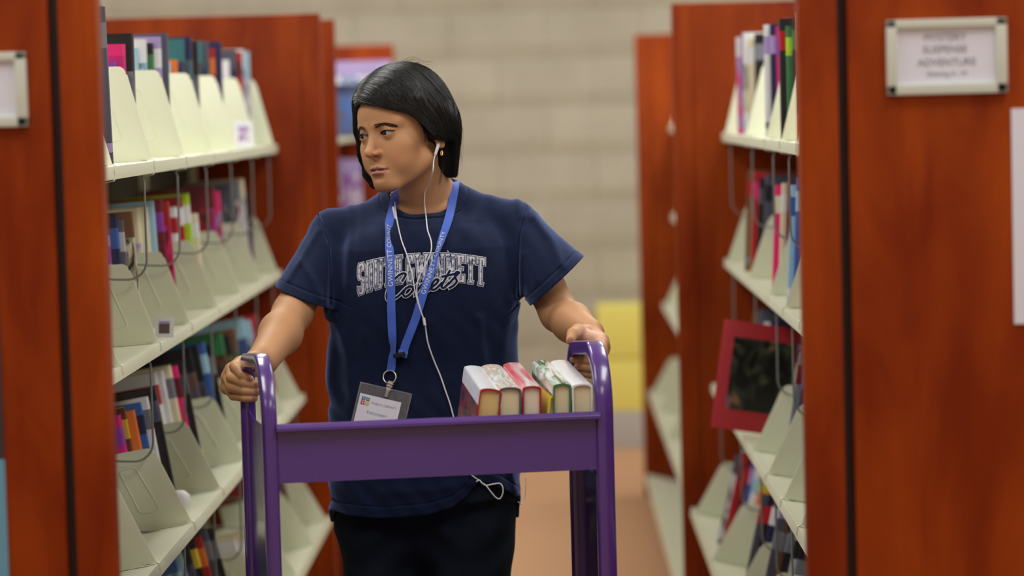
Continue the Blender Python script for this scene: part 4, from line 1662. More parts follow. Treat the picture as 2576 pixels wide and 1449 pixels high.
def organic(name, f, lo, hi, h, mat, parent=girl, colf=None, project=2, margin=1.6):
    vp, qd = sdf_surface(f, lo, hi, h, project=project, margin=margin)
    col = colf(vp) if colf else None
    off = GO if parent is girl else np.zeros(3)
    me = mesh_np(name, vp - off.astype(np.float32), qd, col)
    return link(name, me, mat, parent)


import time as _t
_t0 = _t.time()
M_skin = vcol_mat('skin', 0.55, 0.34, 0.10, 0.10, 900)
HB = 0.0017
body = organic('body', body_sdf, (-0.62, 4.52, 0.78), (0.30, 5.20, 1.66), HB, M_skin, girl, body_colour)

# ---- eyes
gaze = Vector((-0.84, -0.52, -0.10)).normalized()


def eyeball(sx):
    c = h2w([sx * EX, EY, EZ])
    r = ER * HK
    N1, N2 = 40, 56
    vs, fs, cl = [], [], []
    a = gaze.orthogonal().normalized()
    b = gaze.cross(a)
    for i in range(N1 + 1):
        th = PI * i / N1
        for j in range(N2):
            ph = 2 * PI * j / N2
            rr = r * (1 + 0.045 * math.exp(-(th / 0.42) ** 4))
            v = gaze * math.cos(th) + (a * math.cos(ph) + b * math.sin(ph)) * math.sin(th)
            vs.append(Vector(c) + v * rr)
            if th < 0.17: k = (0.004, 0.003, 0.003)
            elif th < 0.52: k = (0.014, 0.007, 0.004)
            elif th < 0.56: k = (0.06, 0.045, 0.04)
            else: k = (0.42, 0.39, 0.38)
            cl.append(k)
    for i in range(N1):
        for j in range(N2):
            fs.append((i * N2 + j, i * N2 + (j + 1) % N2, (i + 1) * N2 + (j + 1) % N2, (i + 1) * N2 + j))
    return mesh_np('eye', np.array([tuple(v) for v in vs], np.float32) - GO.astype(np.float32), np.array(fs), np.array(cl, np.float32))


M_eye = vcol_mat('eye', 0.22, 0.35, coat=0.2)
for sx in (1, -1):
    link('eye', eyeball(sx), M_eye, girl)

# ---- brows and lashes: many short hairs in one mesh per brow
M_hair = None


def hair_mat():
    m, nt, b = new_mat('black_hair')
    b.inputs['Base Color'].default_value = (0.0048, 0.0042, 0.0040, 1)
    b.inputs['Roughness'].default_value = 0.32
    b.inputs['Specular IOR Level'].default_value = 0.5
    b.inputs['Anisotropic'].default_value = 0.4
    return m


M_hair = hair_mat()
M_brow = plain('brow_hair', (0.055, 0.032, 0.021, 1), 0.6, spec=0.2)


def project_to(f, p, n=6, off=0.0, e=0.0006):
    p = np.array(p, np.float32)
    for _ in range(n):
        d = f(p) - off
        g = gradient(f, p, e)
        p = p - g * (d / np.maximum((g * g).sum(1), 0.1))[:, None]
    return p


def strands(name, paths, r, parent, mat, sides=3, taper=True):
    """paths: array (n, m, 3) of world points; thin tapered tubes in one mesh"""
    paths = np.asarray(paths, np.float32)
    n, m, _ = paths.shape
    t = np.gradient(paths, axis=1)
    t /= np.maximum(np.linalg.norm(t, axis=2, keepdims=True), 1e-9)
    ref = np.array([0.31, 0.87, 0.38], np.float32)
    a = np.cross(t, ref)
    a /= np.maximum(np.linalg.norm(a, axis=2, keepdims=True), 1e-9)
    b = np.cross(t, a)
    rr = np.ones(m) * r
    if taper:
        u = np.linspace(0, 1, m)
        rr = r * (0.35 + 0.65 * np.sin(np.clip(u * 1.25 + 0.12, 0, 1) * PI) ** 0.5 * 1.0)
        rr = np.maximum(rr, 0.12 * r)
    vs = []
    for k in range(sides):
        w = 2 * PI * k / sides
        vs.append(paths + (a * math.cos(w) + b * math.sin(w)) * rr[None, :, None])
    V = np.stack(vs, 2).reshape(-1, 3)            # (n, m, sides)
    idx = np.arange(n * m * sides).reshape(n, m, sides)
    q = []
    for k in range(sides):
        k2 = (k + 1) % sides
        q.append(np.stack([idx[:, :-1, k], idx[:, :-1, k2], idx[:, 1:, k2], idx[:, 1:, k]], -1).reshape(-1, 4))
    off = GO if parent is girl else np.zeros(3)
    return link(name, mesh_np(name, V - off.astype(np.float32), np.concatenate(q)), mat, parent)


rng = np.random.default_rng(3)
for sx in (1, -1):
    ps = []
    for i in range(300):
        u = rng.random()
        x = 1.0 + 5.7 * u
        zc = 1.56 + 0.16 * math.sin(min(1, u * 1.7) * PI / 2) - 1.7 * max(0, u - 0.35) ** 1.3 * 1.2
        half = 0.36 * (1 - 0.65 * u)
        z = zc + rng.uniform(-half, half)
        L = 0.55
        dx, dz = L, (0.30 - 0.5 * u + rng.uniform(-0.08, 0.08)) * L
        ps.append([[sx * (x + dx * k / 4), 8.6 - 0.5 * u, z + dz * k / 4] for k in range(5)])
    ps = np.array(ps)
    W = np.stack([h2w(r_) for r_ in ps])
    flat = project_to(body_sdf, W.reshape(-1, 3), 5, 0.0003)
    FL = flat.reshape(W.shape)
    okb = (np.abs(FL - W).max((1, 2)) < 0.022) & (np.abs((w2h(FL.reshape(-1, 3)).reshape(W.shape) - ps)[..., 2]).max(1) < 0.45)
    strands('eyebrow', FL[okb], 0.00030, girl, M_brow)
    # lashes along the upper lid and a dark lid line
    ps = []
    for i in range(90):
        u = i / 89
        t = -0.95 + 1.9 * u
        x = EX + 1.52 * t
        z = 0.06 + 0.10 * t + 0.52 * (1 - t * t) * (1 + 0.12 * t)
        yy = EY + math.sqrt(max(0.05, 1.40 ** 2 - (x - EX) ** 2 - z * z))
        ps.append([[sx * (x + 0.10 * t * k), yy - 0.02 + 0.10 * k, z - 0.01 + 0.012 * k * k - 0.03 * k] for k in range(4)])
    ps = np.array(ps)
    lm = []
    for i in range(24):
        t = -0.97 + 1.94 * i / 23
        x = EX + 1.52 * t
        z = 0.06 + 0.10 * t + 0.52 * (1 - t * t) * (1 + 0.12 * t)
        lm.append([sx * x, EY + math.sqrt(max(0.05, 1.40 ** 2 - (x - EX) ** 2 - z * z)) - 0.02, z - 0.02])
    MB().tube([h2w(q_) - GO for q_ in lm], [0.0002 + 0.0006 * math.sin(PI * (0.08 + 0.84 * i / 23)) for i in range(24)], 6).build('lash_line', M_hair, girl, True, 180)
    strands('eyelashes', np.stack([h2w(r_) for r_ in ps]), 0.00040, girl, M_hair)

# ---- hair: a solid mass with a face opening plus combed strands
AZ = np.array([-180, -120, -75, -52, -40, -32, -26, -20, -12, 0, 15, 32, 48, 60, 68, 76, 84, 96, 104, 114, 126, 136, 150, 180], float)
HZ = np.array([-10.5, -10.8, -10.8, -10.8, -10.0, -6.0, 1.0, 5.2, 6.3, 6.2, 5.4, 4.2, 3.0, 1.3, -0.2, -1.8, -2.7, -3.0, -3.2, -3.6, -7.5, -9.8, -10.4, -10.6], float)


def hair_outer(q):
    d = ell(q, (0, -1.0, 3.6), (8.2, 9.6, 9.1))
    d = smin(d, ell(q, (0.4, -5.8, -1.6), (6.2, 4.2, 7.8)), 3.5)
    d = smin(d, cap(q, (5.4, -4.8, 0.0), (3.6, -7.2, -9.6), 1.8, 0.8), 3.0)
    # far side curtain along the cheek
    d = smin(d, chain(q, [(-5.2, 3.8, 6.0), (-6.7, 4.2, 1.5), (-7.2, 4.4, -3.0), (-6.3, 4.8, -7.0), (-4.6, 5.4, -10.6)], (1.8, 1.3, 1.0, 0.85, 0.45), 1.6), 2.4)
    d = smin(d, ell(q, (6.0, -1.6, -0.2), (2.0, 3.6, 4.2)), 5.0)
    # front lift above the parting
    d = smin(d, ell(q, (1.2, 4.2, 6.6), (5.6, 4.2, 3.4)), 4.0)
    return d


def hair_sdf_q(q):
    d = hair_outer(q)
    az = np.degrees(np.arctan2(q[:, 0], q[:, 1] + 1.0))
    zh = np.interp(az, AZ, HZ)
    # strand grooves
    cut = (zh - q[:, 2]) * 0.75
    d = smax(d, cut, 0.5)
    return d


def hair_world(p):
    q = w2h(p)
    return hair_sdf_q(q) * HK


hl, hh = h2w([0, 0, 0]) - 0.17, h2w([0, 0, 0]) + 0.17
M_under = plain('hair_mass', (0.004, 0.0035, 0.003, 1), 0.62, spec=0.25)
hair = organic('hair', hair_world, hl, hh, 0.0022, M_under, girl)
# strand guides in head space: start near the parting, end along the lower edge
def guides():
    G = []
    # parting line: front (-2.6, 8.4, 7.6) back to the crown
    part = [(-3.6, 7.3, 6.6), (-3.6, 5.6, 9.6), (-3.2, 3.0, 11.6), (-2.4, 0.0, 12.2), (-1.2, -3.5, 11.8), (0, -6.5, 9.8)]
    endL = [(7.6, 1.6, 0.4), (8.2, 0.0, -1.8), (8.2, -2.0, -3.2), (7.6, -4.6, -5.5), (6.0, -6.6, -9.4), (4.4, -7.8, -9.8), (2.5, -9.2, -10)]
    return part, endL


part, endL = guides()
part, endL = np.array(part), np.array(endL)


def along(pl_, u):
    k = u * (len(pl_) - 1)
    i = np.minimum(k.astype(int), len(pl_) - 2)
    f = (k - i)[:, None]
    return pl_[i] * (1 - f) + pl_[i + 1] * f


def comb(n, pl_, el_, m=22, jit=0.35, off=(0.0, 0.10), bulge=3.0):
    u = rng.random(n)
    s = along(pl_, u) + rng.normal(0, jit, (n, 3)) * 0.6
    e = along(el_, np.clip(u + rng.normal(0, 0.05, n), 0, 1)) + rng.normal(0, jit, (n, 3))
    t = np.linspace(0, 1, m)[None, :, None]
    mid = (s + e) / 2
    c0 = np.array([0, -0.5, 2.5])
    outv = mid - c0
    outv /= np.linalg.norm(outv, axis=1, keepdims=True)
    ctrl = mid + outv * bulge * 2 + np.array([0, 0, 1.0]) * (3.2 * (1 - u) ** 1.0)[:, None] * (bulge > 2.5)
    pth = (1 - t) ** 2 * s[:, None] + 2 * t * (1 - t) * ctrl[:, None] + t ** 2 * e[:, None]
    ph = rng.random((n, 1)) * 6.28
    return pth, rng.uniform(off[0], off[1], n)


def fit(pth, offs, it=5):
    n, m, _ = pth.shape
    q = pth.reshape(-1, 3).astype(np.float32)
    o = np.repeat(offs, m)
    f = hair_outer
    for _ in range(it):
        d = f(q) - o
        g = gradient(f, q, 0.05)
        q = q - g * (d / np.maximum((g * g).sum(1), 0.1))[:, None]
    return q.reshape(n, m, 3)


def clumped(n, k, pl_, el_, off, jit, bulge):
    ca, co_ = comb(n, pl_, el_, off=off, jit=jit, bulge=bulge)
    m = ca.shape[1]
    rp = np.repeat(ca, k, 0)
    sp = np.linspace(1.0, 0.55, m)[None, :, None]
    rp = rp + rng.normal(0, 0.13, (n * k, 1, 3)) * sp + rng.normal(0, 0.05, (n * k, 1, 3)) * np.linspace(0, 1, m)[None, :, None]
    return rp, np.repeat(co_, k) + rng.uniform(-0.05, 0.05, n * k)


pa, oa = clumped(420, 9, part, endL, (-0.02, 0.17), 0.45, 3.0)
Q1 = fit(pa, oa)
# far side: parting to the curtain
endR = np.array([(-4.3, 5.6, -10.4), (-5.4, 5.2, -9.0), (-7.4, 3.2, -8.5), (-7.8, -1.0, -9.5), (-6.0, -6.0, -10.0), (-2, -9.0, -10)])
pb2, ob2 = clumped(150, 8, part, endR, (-0.02, 0.13), 0.3, 2.0)
Q2 = fit(pb2, ob2)
QA = np.concatenate([Q1, Q2])
# keep the face clear: clip strands that enter the opening by pulling them up to the hairline
az = np.degrees(np.arctan2(QA[..., 0], QA[..., 1] + 1.0))
zh = np.interp(az, AZ, HZ)
bad = (QA[..., 2] < zh - 0.25) & (az > -60) & (az < 134)
keep = bad.mean(1) < 0.6
QA = QA[keep]
bad = bad[keep]
zh = zh[keep]
QA[..., 2] = np.where(bad, zh - 0.10 + rng.uniform(-0.12, 0.12, (len(QA), 1)), QA[..., 2])
W = (QA.reshape(-1, 3) @ HM.astype(np.float64) * HK + np.array(HO)).reshape(QA.shape)
strands('hair_strands', W, 0.00050, hair, M_hair)
hair.children[0].location = (0, 0, 0)
# parent is hair (which sits at the girl's origin), so shift the strands
hs = hair.children[0]
hs.data.transform(Matrix.Translation(-Vector(GO)))
# flyaways and wisps
def wisp(pts, n, spread, r, name):
    pts = np.array(pts, float)
    ps = []
    tt = np.linspace(0, 1, 18)
    k = np.linspace(0, 1, len(pts))
    for i in range(n):
        dv = rng.normal(0, spread, (len(pts), 3))
        dv[0] *= 0.5
        pp = np.stack([np.interp(tt, k, pts[:, j] + dv[:, j]) for j in range(3)], 1)
        for _ in range(2):
            pp[1:-1] = (pp[:-2] + 2 * pp[1:-1] + pp[2:]) / 4
        ps.append(pp)
    W = np.stack([h2w(p) for p in ps])
    o = strands(name, W, r, hair, M_hair)
    o.data.transform(Matrix.Translation(-Vector(GO)))


wisp([(6.9, -3.6, -3.4), (6.2, -3.0, -6.5), (5.6, -2.2, -9.0), (5.4, -1.2, -11.0)], 26, 0.28, 0.00028, 'hair_wisp')
wisp([(7.1, 2.4, 1.2), (7.2, 1.9, -0.6), (7.1, 1.9, -2.6)], 40, 0.22, 0.00030, 'hair_wisp')
wisp([(-7.2, 3.8, 5.5), (-8.3, 3.6, 1.0), (-8.2, 3.8, -4.5), (-6.4, 4.6, -9.0)], 16, 0.30, 0.00024, 'hair_wisp')
wisp([(5.6, -8.0, 3.0), (6.3, -8.4, -1.0), (5.8, -8.4, -5.0), (5.4, -7.8, -8.6)], 14, 0.5, 0.00022, 'hair_wisp')
wisp([(1.0, 1.5, 12.2), (3.5, -2.0, 12.5), (5.0, -5.5, 11.0)], 14, 0.5, 0.00020, 'hair_wisp')

# ---- t-shirt
cuffR = (A(763, 745, 4.93), Vector((-0.39, 0.0, -0.92)))
cuffL = (A(1402, 705, 4.94), Vector((0.66, 0.0, -0.75)))
axR = np.array(((Vector(cuffR[0]) - Vector(A(834, 590, 5.0))).normalized()))
axL = np.array(((Vector(cuffL[0]) - Vector(A(1296, 580, 5.0))).normalized()))
CRE = [  # soft folds: polyline of (column, row, distance), width, height in metres
    ([(877, 500, 4.95), (880, 600, 4.90), (870, 720, 4.885)], 0.008, 0.0026),
    ([(905, 520, 4.93), (900, 640, 4.88)], 0.009, 0.0018),
    ([(1205, 800, 4.885), (1215, 900, 4.885), (1228, 1030, 4.885)], 0.008, 0.0050),
    ([(1120, 860, 4.875), (1135, 960, 4.875)], 0.009, 0.0025),
    ([(1290, 760, 4.93), (1262, 900, 4.90), (1255, 1020, 4.90)], 0.010, 0.0035),
    ([(845, 800, 4.92), (872, 900, 4.90), (880, 1020, 4.89)], 0.010, 0.0035),
    ([(915, 840, 4.88), (905, 960, 4.88)], 0.009, 0.0022),
    ([(758, 655, 4.92), (790, 700, 4.91), (812, 745, 4.92)], 0.007, 0.0042),
    ([(800, 580, 4.95), (765, 640, 4.92), (730, 700, 4.92)], 0.006, 0.0030),
    ([(1345, 545, 4.95), (1385, 600, 4.915), (1412, 662, 4.90)], 0.0085, 0.0065),
    ([(1300, 505, 4.95), (1312, 545, 4.94)], 0.007, 0.0030),
    ([(1320, 640, 4.93), (1350, 700, 4.93)], 0.008, 0.0030),
    ([(1230, 500, 4.95), (1190, 560, 4.90), (1170, 640, 4.885)], 0.012, 0.0025),
    ([(960, 1240, 4.88), (1080, 1235, 4.88), (1190, 1215, 4.88)], 0.010, 0.0030),
    ([(1285, 1190, 4.92), (1300, 1240, 4.93)], 0.007, 0.0050),
    ([(1010, 505, 4.95), (990, 560, 4.92), (985, 640, 4.89)], 0.010, 0.0020)]
CRE = [([A(*c) for c in pl_], w, a) for pl_, w, a in CRE]
seamR = [A(800, 543, 4.97), A(818, 575, 4.955), A(830, 615, 4.945), A(834, 680, 4.935), A(834, 760, 4.94)]
seamL = [A(1331, 512, 4.97), A(1316, 545, 4.95), A(1307, 590, 4.935), A(1304, 660, 4.93), A(1304, 745, 4.94)]
neckC = A(1066, 492, 4.985)
nax = np.array(Vector((0.03, -0.42, 0.90)).normalized())


def hem_z(p):
    x = p[:, 0]
    xs = [P(c, 1300, 4.9).x for c in (820, 960, 1080, 1140, 1175, 1205, 1260, 1300, 1340)]
    zs = [P(1000, r, 4.9).z for r in (1292, 1303, 1294, 1278, 1252, 1215, 1235, 1268, 1262)]
    front = np.interp(x, xs, zs)
    back = P(1000, 1295, 5.1).z
    t = sm((p[:, 1] - 4.97) / 0.06)
    return front * (1 - t) + back * t


def dist2(p, pl_):
    """distance to a polyline measured on the front of the shirt, ignoring depth"""
    q = p.copy()
    q[:, 1] = 0
    return polydist(q, [np.array([a[0], 0, a[2]]) for a in pl_])


def shirt_solid(p, fold=True):
    d = torso(p)
    d = smin(d, shoulders(p), 0.035)
    d = bust(p, d, 0.08)
    sr = cap(p, A(840, 588, 5.0), A(745, 790, 4.90), 0.043, 0.057)
    sl = cap(p, A(1290, 578, 5.0), A(1430, 738, 4.92), 0.046, 0.069)
    d = smin(d, smin(sr, sl, 0.001), 0.022)
    if fold:
        for pl_, w, a in CRE:
            c = np.mean(pl_, 0)
            rad = max(np.linalg.norm(q_ - c) for q_ in pl_) + 3 * w
            msk = (np.abs(p - c.astype(np.float32))[:, [0, 2]] < rad).all(1) & (p[:, 1] < 5.0)
            if msk.any():
                pd = dist2(p[msk], pl_)
                d[msk] -= a * np.exp(-(pd / w) ** 2)
        s = np.sin(p[:, 0] * 61 + np.sin(p[:, 2] * 23) * 1.6) * np.sin(p[:, 2] * 17 + p[:, 0] * 9 + 1.0)
        low = sm((P(1000, 700, 5).z - p[:, 2]) / 0.2)
        d = d + 0.0022 * s * (0.25 + 0.75 * low)
        d = d + 0.0012 * np.sin(p[:, 0] * 140 + p[:, 2] * 60 + 2 * np.sin(p[:, 2] * 40)) * (0.4 + 0.6 * low)
        for sm_ in (seamR, seamL):
            c = np.mean(sm_, 0)
            msk = (np.abs(p - c.astype(np.float32))[:, [0, 2]] < 0.14).all(1) & (p[:, 1] < 5.0)
            if msk.any():
                pd = dist2(p[msk], sm_)
                d[msk] += 0.0030 * np.exp(-(pd / 0.0022) ** 2) - 0.0012 * np.exp(-((pd - 0.005) / 0.003) ** 2)
    return d


def cuff_plane(p, cf, ax):
    n = np.array(cf[1].normalized())
    return (p - cf[0].astype(np.float32)) @ n.astype(np.float32)


def shirt_sdf(p):
    d = shirt_solid(p)
    inner = d + 0.0050
    # double-stitched hems: a slight ridge
    cR, cL = cuff_plane(p, cuffR, axR), cuff_plane(p, cuffL, axL)
    nearR = (np.abs(p - cuffR[0].astype(np.float32)) < 0.09).all(1)
    nearL = (np.abs(p - cuffL[0].astype(np.float32)) < 0.10).all(1)
    hz = hem_z(p)
    rid = np.zeros(len(p), np.float32)
    for msk, dist in ((nearR, -cR), (nearL, -cL)):
        rid += msk * (0.0016 * np.exp(-((dist - 0.0165) / 0.0016) ** 2) - 0.0008 * (dist < 0.0150) * (dist > 0))
    dist = p[:, 2] - hz
    lowz = p[:, 2] < P(1000, 1150, 5).z
    rid += lowz * (0.0016 * np.exp(-((dist - 0.020) / 0.0016) ** 2) - 0.0008 * (dist < 0.0185))
    # collar band
    nd_ = p - neckC.astype(np.float32)
    tt = nd_ @ nax.astype(np.float32)
    rd = np.sqrt(np.maximum((nd_ * nd_).sum(1) - tt * tt, 0))
    cd = np.sqrt(np.maximum(rd - 0.0, 0) ** 2 + np.minimum(tt, 0) ** 2)
    NR = 0.0625
    rid += (0.0022 * np.exp(-((cd - NR - 0.0165) / 0.0015) ** 2) - 0.0010 * ((cd - NR) < 0.0155)) * (cd < 0.09)
    d = d + rid
    d = smax(d, -inner, 0.001)
    d = smax(d, hz - p[:, 2], 0.001)
    d = smax(d, -(cd - NR), 0.002)
    # cut the sleeves
    td = bust(p, torso(p), 0.08) - 0.008
    half = p[:, 0] < P(1068, 700, 5).x
    d = smax(d, np.minimum(np.where(half, cR, cL), td), 0.001)
    return d


def shirt_mat():
    m, nt, b = new_mat('navy_cotton')
    tc = nd(nt, 'ShaderNodeTexCoord')
    nz = nd(nt, 'ShaderNodeTexNoise', Scale=18.0, Detail=5.0, Roughness=0.65)
    nt.links.new(tc.outputs['Object'], nz.inputs['Vector'])
    mx = nd(nt, 'ShaderNodeMix', data_type='RGBA')
    mx.inputs['A'].default_value = NAVY_A
    mx.inputs['B'].default_value = NAVY_B
    nt.links.new(nz.outputs['Fac'], mx.inputs['Factor'])
    nt.links.new(mx.outputs['Result'], b.inputs['Base Color'])
    b.inputs['Roughness'].default_value = 0.9
    b.inputs['Specular IOR Level'].default_value = 0.15
    b.inputs['Sheen Weight'].default_value = 0.8
    b.inputs['Sheen Roughness'].default_value = 0.40
    b.inputs['Sheen Tint'].default_value = (0.30, 0.40, 0.85, 1)
    n2 = nd(nt, 'ShaderNodeTexNoise', Scale=900.0, Detail=2.0)
    nt.links.new(tc.outputs['Object'], n2.inputs['Vector'])
    n3 = nd(nt, 'ShaderNodeTexNoise', Scale=26.0, Detail=3.0)
    nt.links.new(tc.outputs['Object'], n3.inputs['Vector'])
    ad = nd(nt, 'ShaderNodeMath', operation='MULTIPLY_ADD')
    nt.links.new(n3.outputs['Fac'], ad.inputs[0])
    ad.inputs[1].default_value = 3.0
    nt.links.new(n2.outputs['Fac'], ad.inputs[2])
    bp = nd(nt, 'ShaderNodeBump', Strength=0.35, Distance=0.0012)
    nt.links.new(ad.outputs[0], bp.inputs['Height'])
    nt.links.new(bp.outputs['Normal'], b.inputs['Normal'])
    return m


NAVY_A = (0.0050, 0.0088, 0.027, 1)
NAVY_B = (0.0088, 0.0150, 0.046, 1)
M_navy = shirt_mat()
shirt = organic('t_shirt', shirt_sdf, (-0.56, 4.80, 0.68), (0.27, 5.22, 1.40), 0.0021, M_navy, girl, margin=1.8)

# ---- jeans and shoes
hipR, hipL = A(962, 1290, 5.02), A(1180, 1290, 5.01)


def jeans_sdf(p):
    pel = ell(p, (float(P(1068, 1250, 5.02).x), 5.02, float(P(1068, 1235, 5).z)), (0.163, 0.105, 0.14))
    a = np.array([hipR[0] + 0.004, 5.02, 0.46])
    b = np.array([hipL[0] - 0.004, 4.99, 0.46])
    fa = np.array([hipR[0] + 0.010, 5.03, 0.06])
    fb_ = np.array([hipL[0] - 0.006, 5.05, 0.06])
    l1 = chain(p, [hipR + np.array([0, 0, -0.03]), a, fa], (0.083, 0.060, 0.046), 0.03)
    l2 = chain(p, [hipL + np.array([0, 0, -0.03]), b, fb_], (0.083, 0.060, 0.046), 0.03)
    d = smin(l1, l2, 0.015)
    d = smin(d, pel, 0.04)
    d = smin(d, np.maximum(torso(p, -0.0095), P(1068, 1250, 5).z - p[:, 2]), 0.02)
    d = d + 0.0020 * np.sin(p[:, 2] * 75 + 3 * np.sin(p[:, 0] * 30)) * np.exp(-((p[:, 2] - 0.70) / 0.10) ** 2)
    d = smax(d, 0.045 - p[:, 2], 0.002)
    return smax(d, p[:, 2] - P(1068, 1150, 5.0).z, 0.002)


M_denim = plain('dark_denim', (0.0085, 0.013, 0.026, 1), 0.85, spec=0.2, noise=0.45, scale=30, bump=0.4)
jeans = organic('jeans', jeans_sdf, (-0.42, 4.86, 0.03), (0.12, 5.18, 0.98), 0.005, M_denim, girl)
for hx, hy in ((hipR[0] + 0.010, 5.03), (hipL[0] - 0.006, 5.05)):
    def shoe(p, hx=hx, hy=hy):
        d = ell(p, (hx, hy - 0.13, 0.045), (0.045, 0.10, 0.040))
        d = smin(d, ell(p, (hx, hy + 0.005, 0.05), (0.038, 0.065, 0.055)), 0.03)
        return smax(d, 0.001 - p[:, 2], 0.004)
    organic('shoe', shoe, (hx - 0.09, hy - 0.27, 0.0), (hx + 0.09, hy + 0.10, 0.12), 0.005, plain('black_shoe', srgb(30, 30, 34), 0.6), girl)
LPOW = 20.0
EXPO = 0.13
# ================================================================== printing on the shirt
def to_surface(pts, off, f=None, y0=4.78):
    """pts: world x, z on the chest -> first point of the shirt met when going away from the near end of the aisle"""
    f = f or (lambda p: shirt_solid(p))
    p = np.array([[a[0], y0, a[1]] for a in pts], np.float32)
    for _ in range(26):
        d = f(p) - off
        p[:, 1] += d * 0.8
    return p


FONT = {
    'S': [[(1, .80), (1, .88), (.80, 1), (.2, 1), (0, .86), (0, .62), (.2, .52), (.8, .48), (1, .38), (1, .14), (.8, 0), (.2, 0), (0, .12), (0, .20)]],
    'O': [[(.2, 0), (0, .14), (0, .86), (.2, 1), (.8, 1), (1, .86), (1, .14), (.8, 0), (.2, 0)]],
    'U': [[(0, 1), (0, .14), (.2, 0), (.8, 0), (1, .14), (1, 1)], [(-.14, 1), (.16, 1)], [(.84, 1), (1.14, 1)]],
    'T': [[(.5, 0), (.5, 1)], [(-.05, .80), (-.05, 1), (1.05, 1), (1.05, .80)], [(.3, 0), (.7, 0)]],
    'H': [[(.1, 0), (.1, 1)], [(.9, 0), (.9, 1)], [(.1, .5), (.9, .5)], [(-.08, 1), (.28, 1)], [(.72, 1), (1.08, 1)], [(-.08, 0), (.28, 0)], [(.72, 0), (1.08, 0)]],
    'G': [[(1, .78), (1, .86), (.8, 1), (.2, 1), (0, .86), (0, .14), (.2, 0), (.8, 0), (1, .14), (1, .42), (.6, .42)]],
    'W': [[(0, 1), (.24, 0), (.5, .8), (.76, 0), (1, 1)], [(-.10, 1), (.12, 1)], [(.88, 1), (1.10, 1)]],
    'I': [[(.5, 0), (.5, 1)], [(.1, 1), (.9, 1)], [(.1, 0), (.9, 0)]],
    'N': [[(.1, 0), (.1, 1), (.9, 0), (.9, 1)], [(-.08, 1), (.2, 1)], [(.76, 1), (1.06, 1)], [(-.08, 0), (.26, 0)]],
    'E': [[(1, .80), (1, 1), (.12, 1)], [(.12, 1), (.12, 0), (1, 0), (1, .20)], [(.12, .5), (.7, .5)], [(-.06, 1), (.2, 1)], [(-.06, 0), (.2, 0)]],
}


def resample(poly, step):
    out = [poly[0]]
    for a, b in zip(poly[:-1], poly[1:]):
        L = math.hypot(b[0] - a[0], b[1] - a[1])
        n = max(1, int(math.ceil(L / step)))
        for i in range(1, n + 1):
            out.append((a[0] + (b[0] - a[0]) * i / n, a[1] + (b[1] - a[1]) * i / n))
    return out


def stroke_mesh(polys, half, cap_=True):
    """2-D thick strokes (union of quads with mitred joints), returns 2-D points and faces"""
    V, F = [], []
    for pl_ in polys:
        n = len(pl_)
        base = len(V)
        closed = n > 2 and abs(pl_[0][0] - pl_[-1][0]) < 1e-9 and abs(pl_[0][1] - pl_[-1][1]) < 1e-9
        for i, p in enumerate(pl_):
            a = pl_[i - 1] if i else (pl_[-2] if closed else None)
            b = pl_[i + 1] if i < n - 1 else (pl_[1] if closed else None)
            d1 = Vector((p[0] - a[0], p[1] - a[1])).normalized() if a else None
            d2 = Vector((b[0] - p[0], b[1] - p[1])).normalized() if b else None
            t = (d1 + d2).normalized() if (d1 and d2) else (d1 or d2)
            k = 1.0
            if d1 and d2: k = 1 / max(0.45, t.dot(d1))
            nv = Vector((-t.y, t.x)) * half * k
            q = Vector(p)
            if cap_ and not closed:
                if i == 0: q = q - t * half
                if i == n - 1: q = q + t * half
            V += [(q.x + nv.x, q.y + nv.y), (q.x - nv.x, q.y - nv.y)]
        for i in range(n - 1):
            F.append((base + 2 * i, base + 2 * i + 1, base + 2 * i + 3, base + 2 * i + 2))
    return V, F


def decal(name, V2, F, off, mat, parent, base_off=True):
    p = to_surface([(a, b) for a, b in V2], off)
    me = bpy.data.meshes.new(name)
    me.from_pydata([tuple(q - GO) for q in p.astype(float)], [], F)
    return link(name, me, mat, parent)


def px_to_xz(x, y, D=4.88):
    w = P(x, y, D)
    return (w.x, w.z)


adv = {'S': 21, 'O': 22, 'U': 24, 'T': 25, 'H': 26, 'G': 23, 'W': 34, 'I': 16, 'N': 27, 'E': 24}
wid = {'S': 11, 'O': 11, 'U': 13, 'T': 14, 'H': 14, 'G': 11, 'W': 23, 'I': 7, 'N': 15, 'E': 12}
word = 'SOUTH GWINNETT'
tot = sum(adv[c] if c != ' ' else 7 for c in word)
X0, X1 = 900, 1224
polys = []
cur = 3.0
for c in word:
    if c == ' ':
        cur += 7
        continue
    for pl_ in FONT[c]:
        q = []
        for gx, gy in resample([(a * wid[c], b * 66) for a, b in pl_], 7.0):
            s = (cur + gx) / tot
            x = X0 + (X1 - X0) * s
            top = 662 * (1 - s) * (1 - 2 * s) + 634 * 4 * s * (1 - s) + 648 * s * (2 * s - 1)
            bot = 745 * (1 - s) * (1 - 2 * s) + 706 * 4 * s * (1 - s) + 722 * s * (2 * s - 1)
            top, bot = top + 6, bot - 4
            y = bot + (top - bot) * gy / 66
            q.append(px_to_xz(x, y))
        polys.append(q)
    cur += adv[c]
PX = 4.88 / FP
M_print = plain('white_print', srgb(226, 228, 236), 0.8)
m_, nt_, b__ = new_mat('distressed_print')
tc_ = nd(nt_, 'ShaderNodeTexCoord')
nz_ = nd(nt_, 'ShaderNodeTexNoise', Scale=140.0, Detail=4.0)
nt_.links.new(tc_.outputs['Object'], nz_.inputs['Vector'])
cr_ = nd(nt_, 'ShaderNodeValToRGB')
cr_.color_ramp.elements[0].position = 0.40
cr_.color_ramp.elements[0].color = srgb(110, 118, 150)
cr_.color_ramp.elements[1].position = 0.55
cr_.color_ramp.elements[1].color = srgb(214, 216, 226)
nt_.links.new(nz_.outputs['Fac'], cr_.inputs['Fac'])
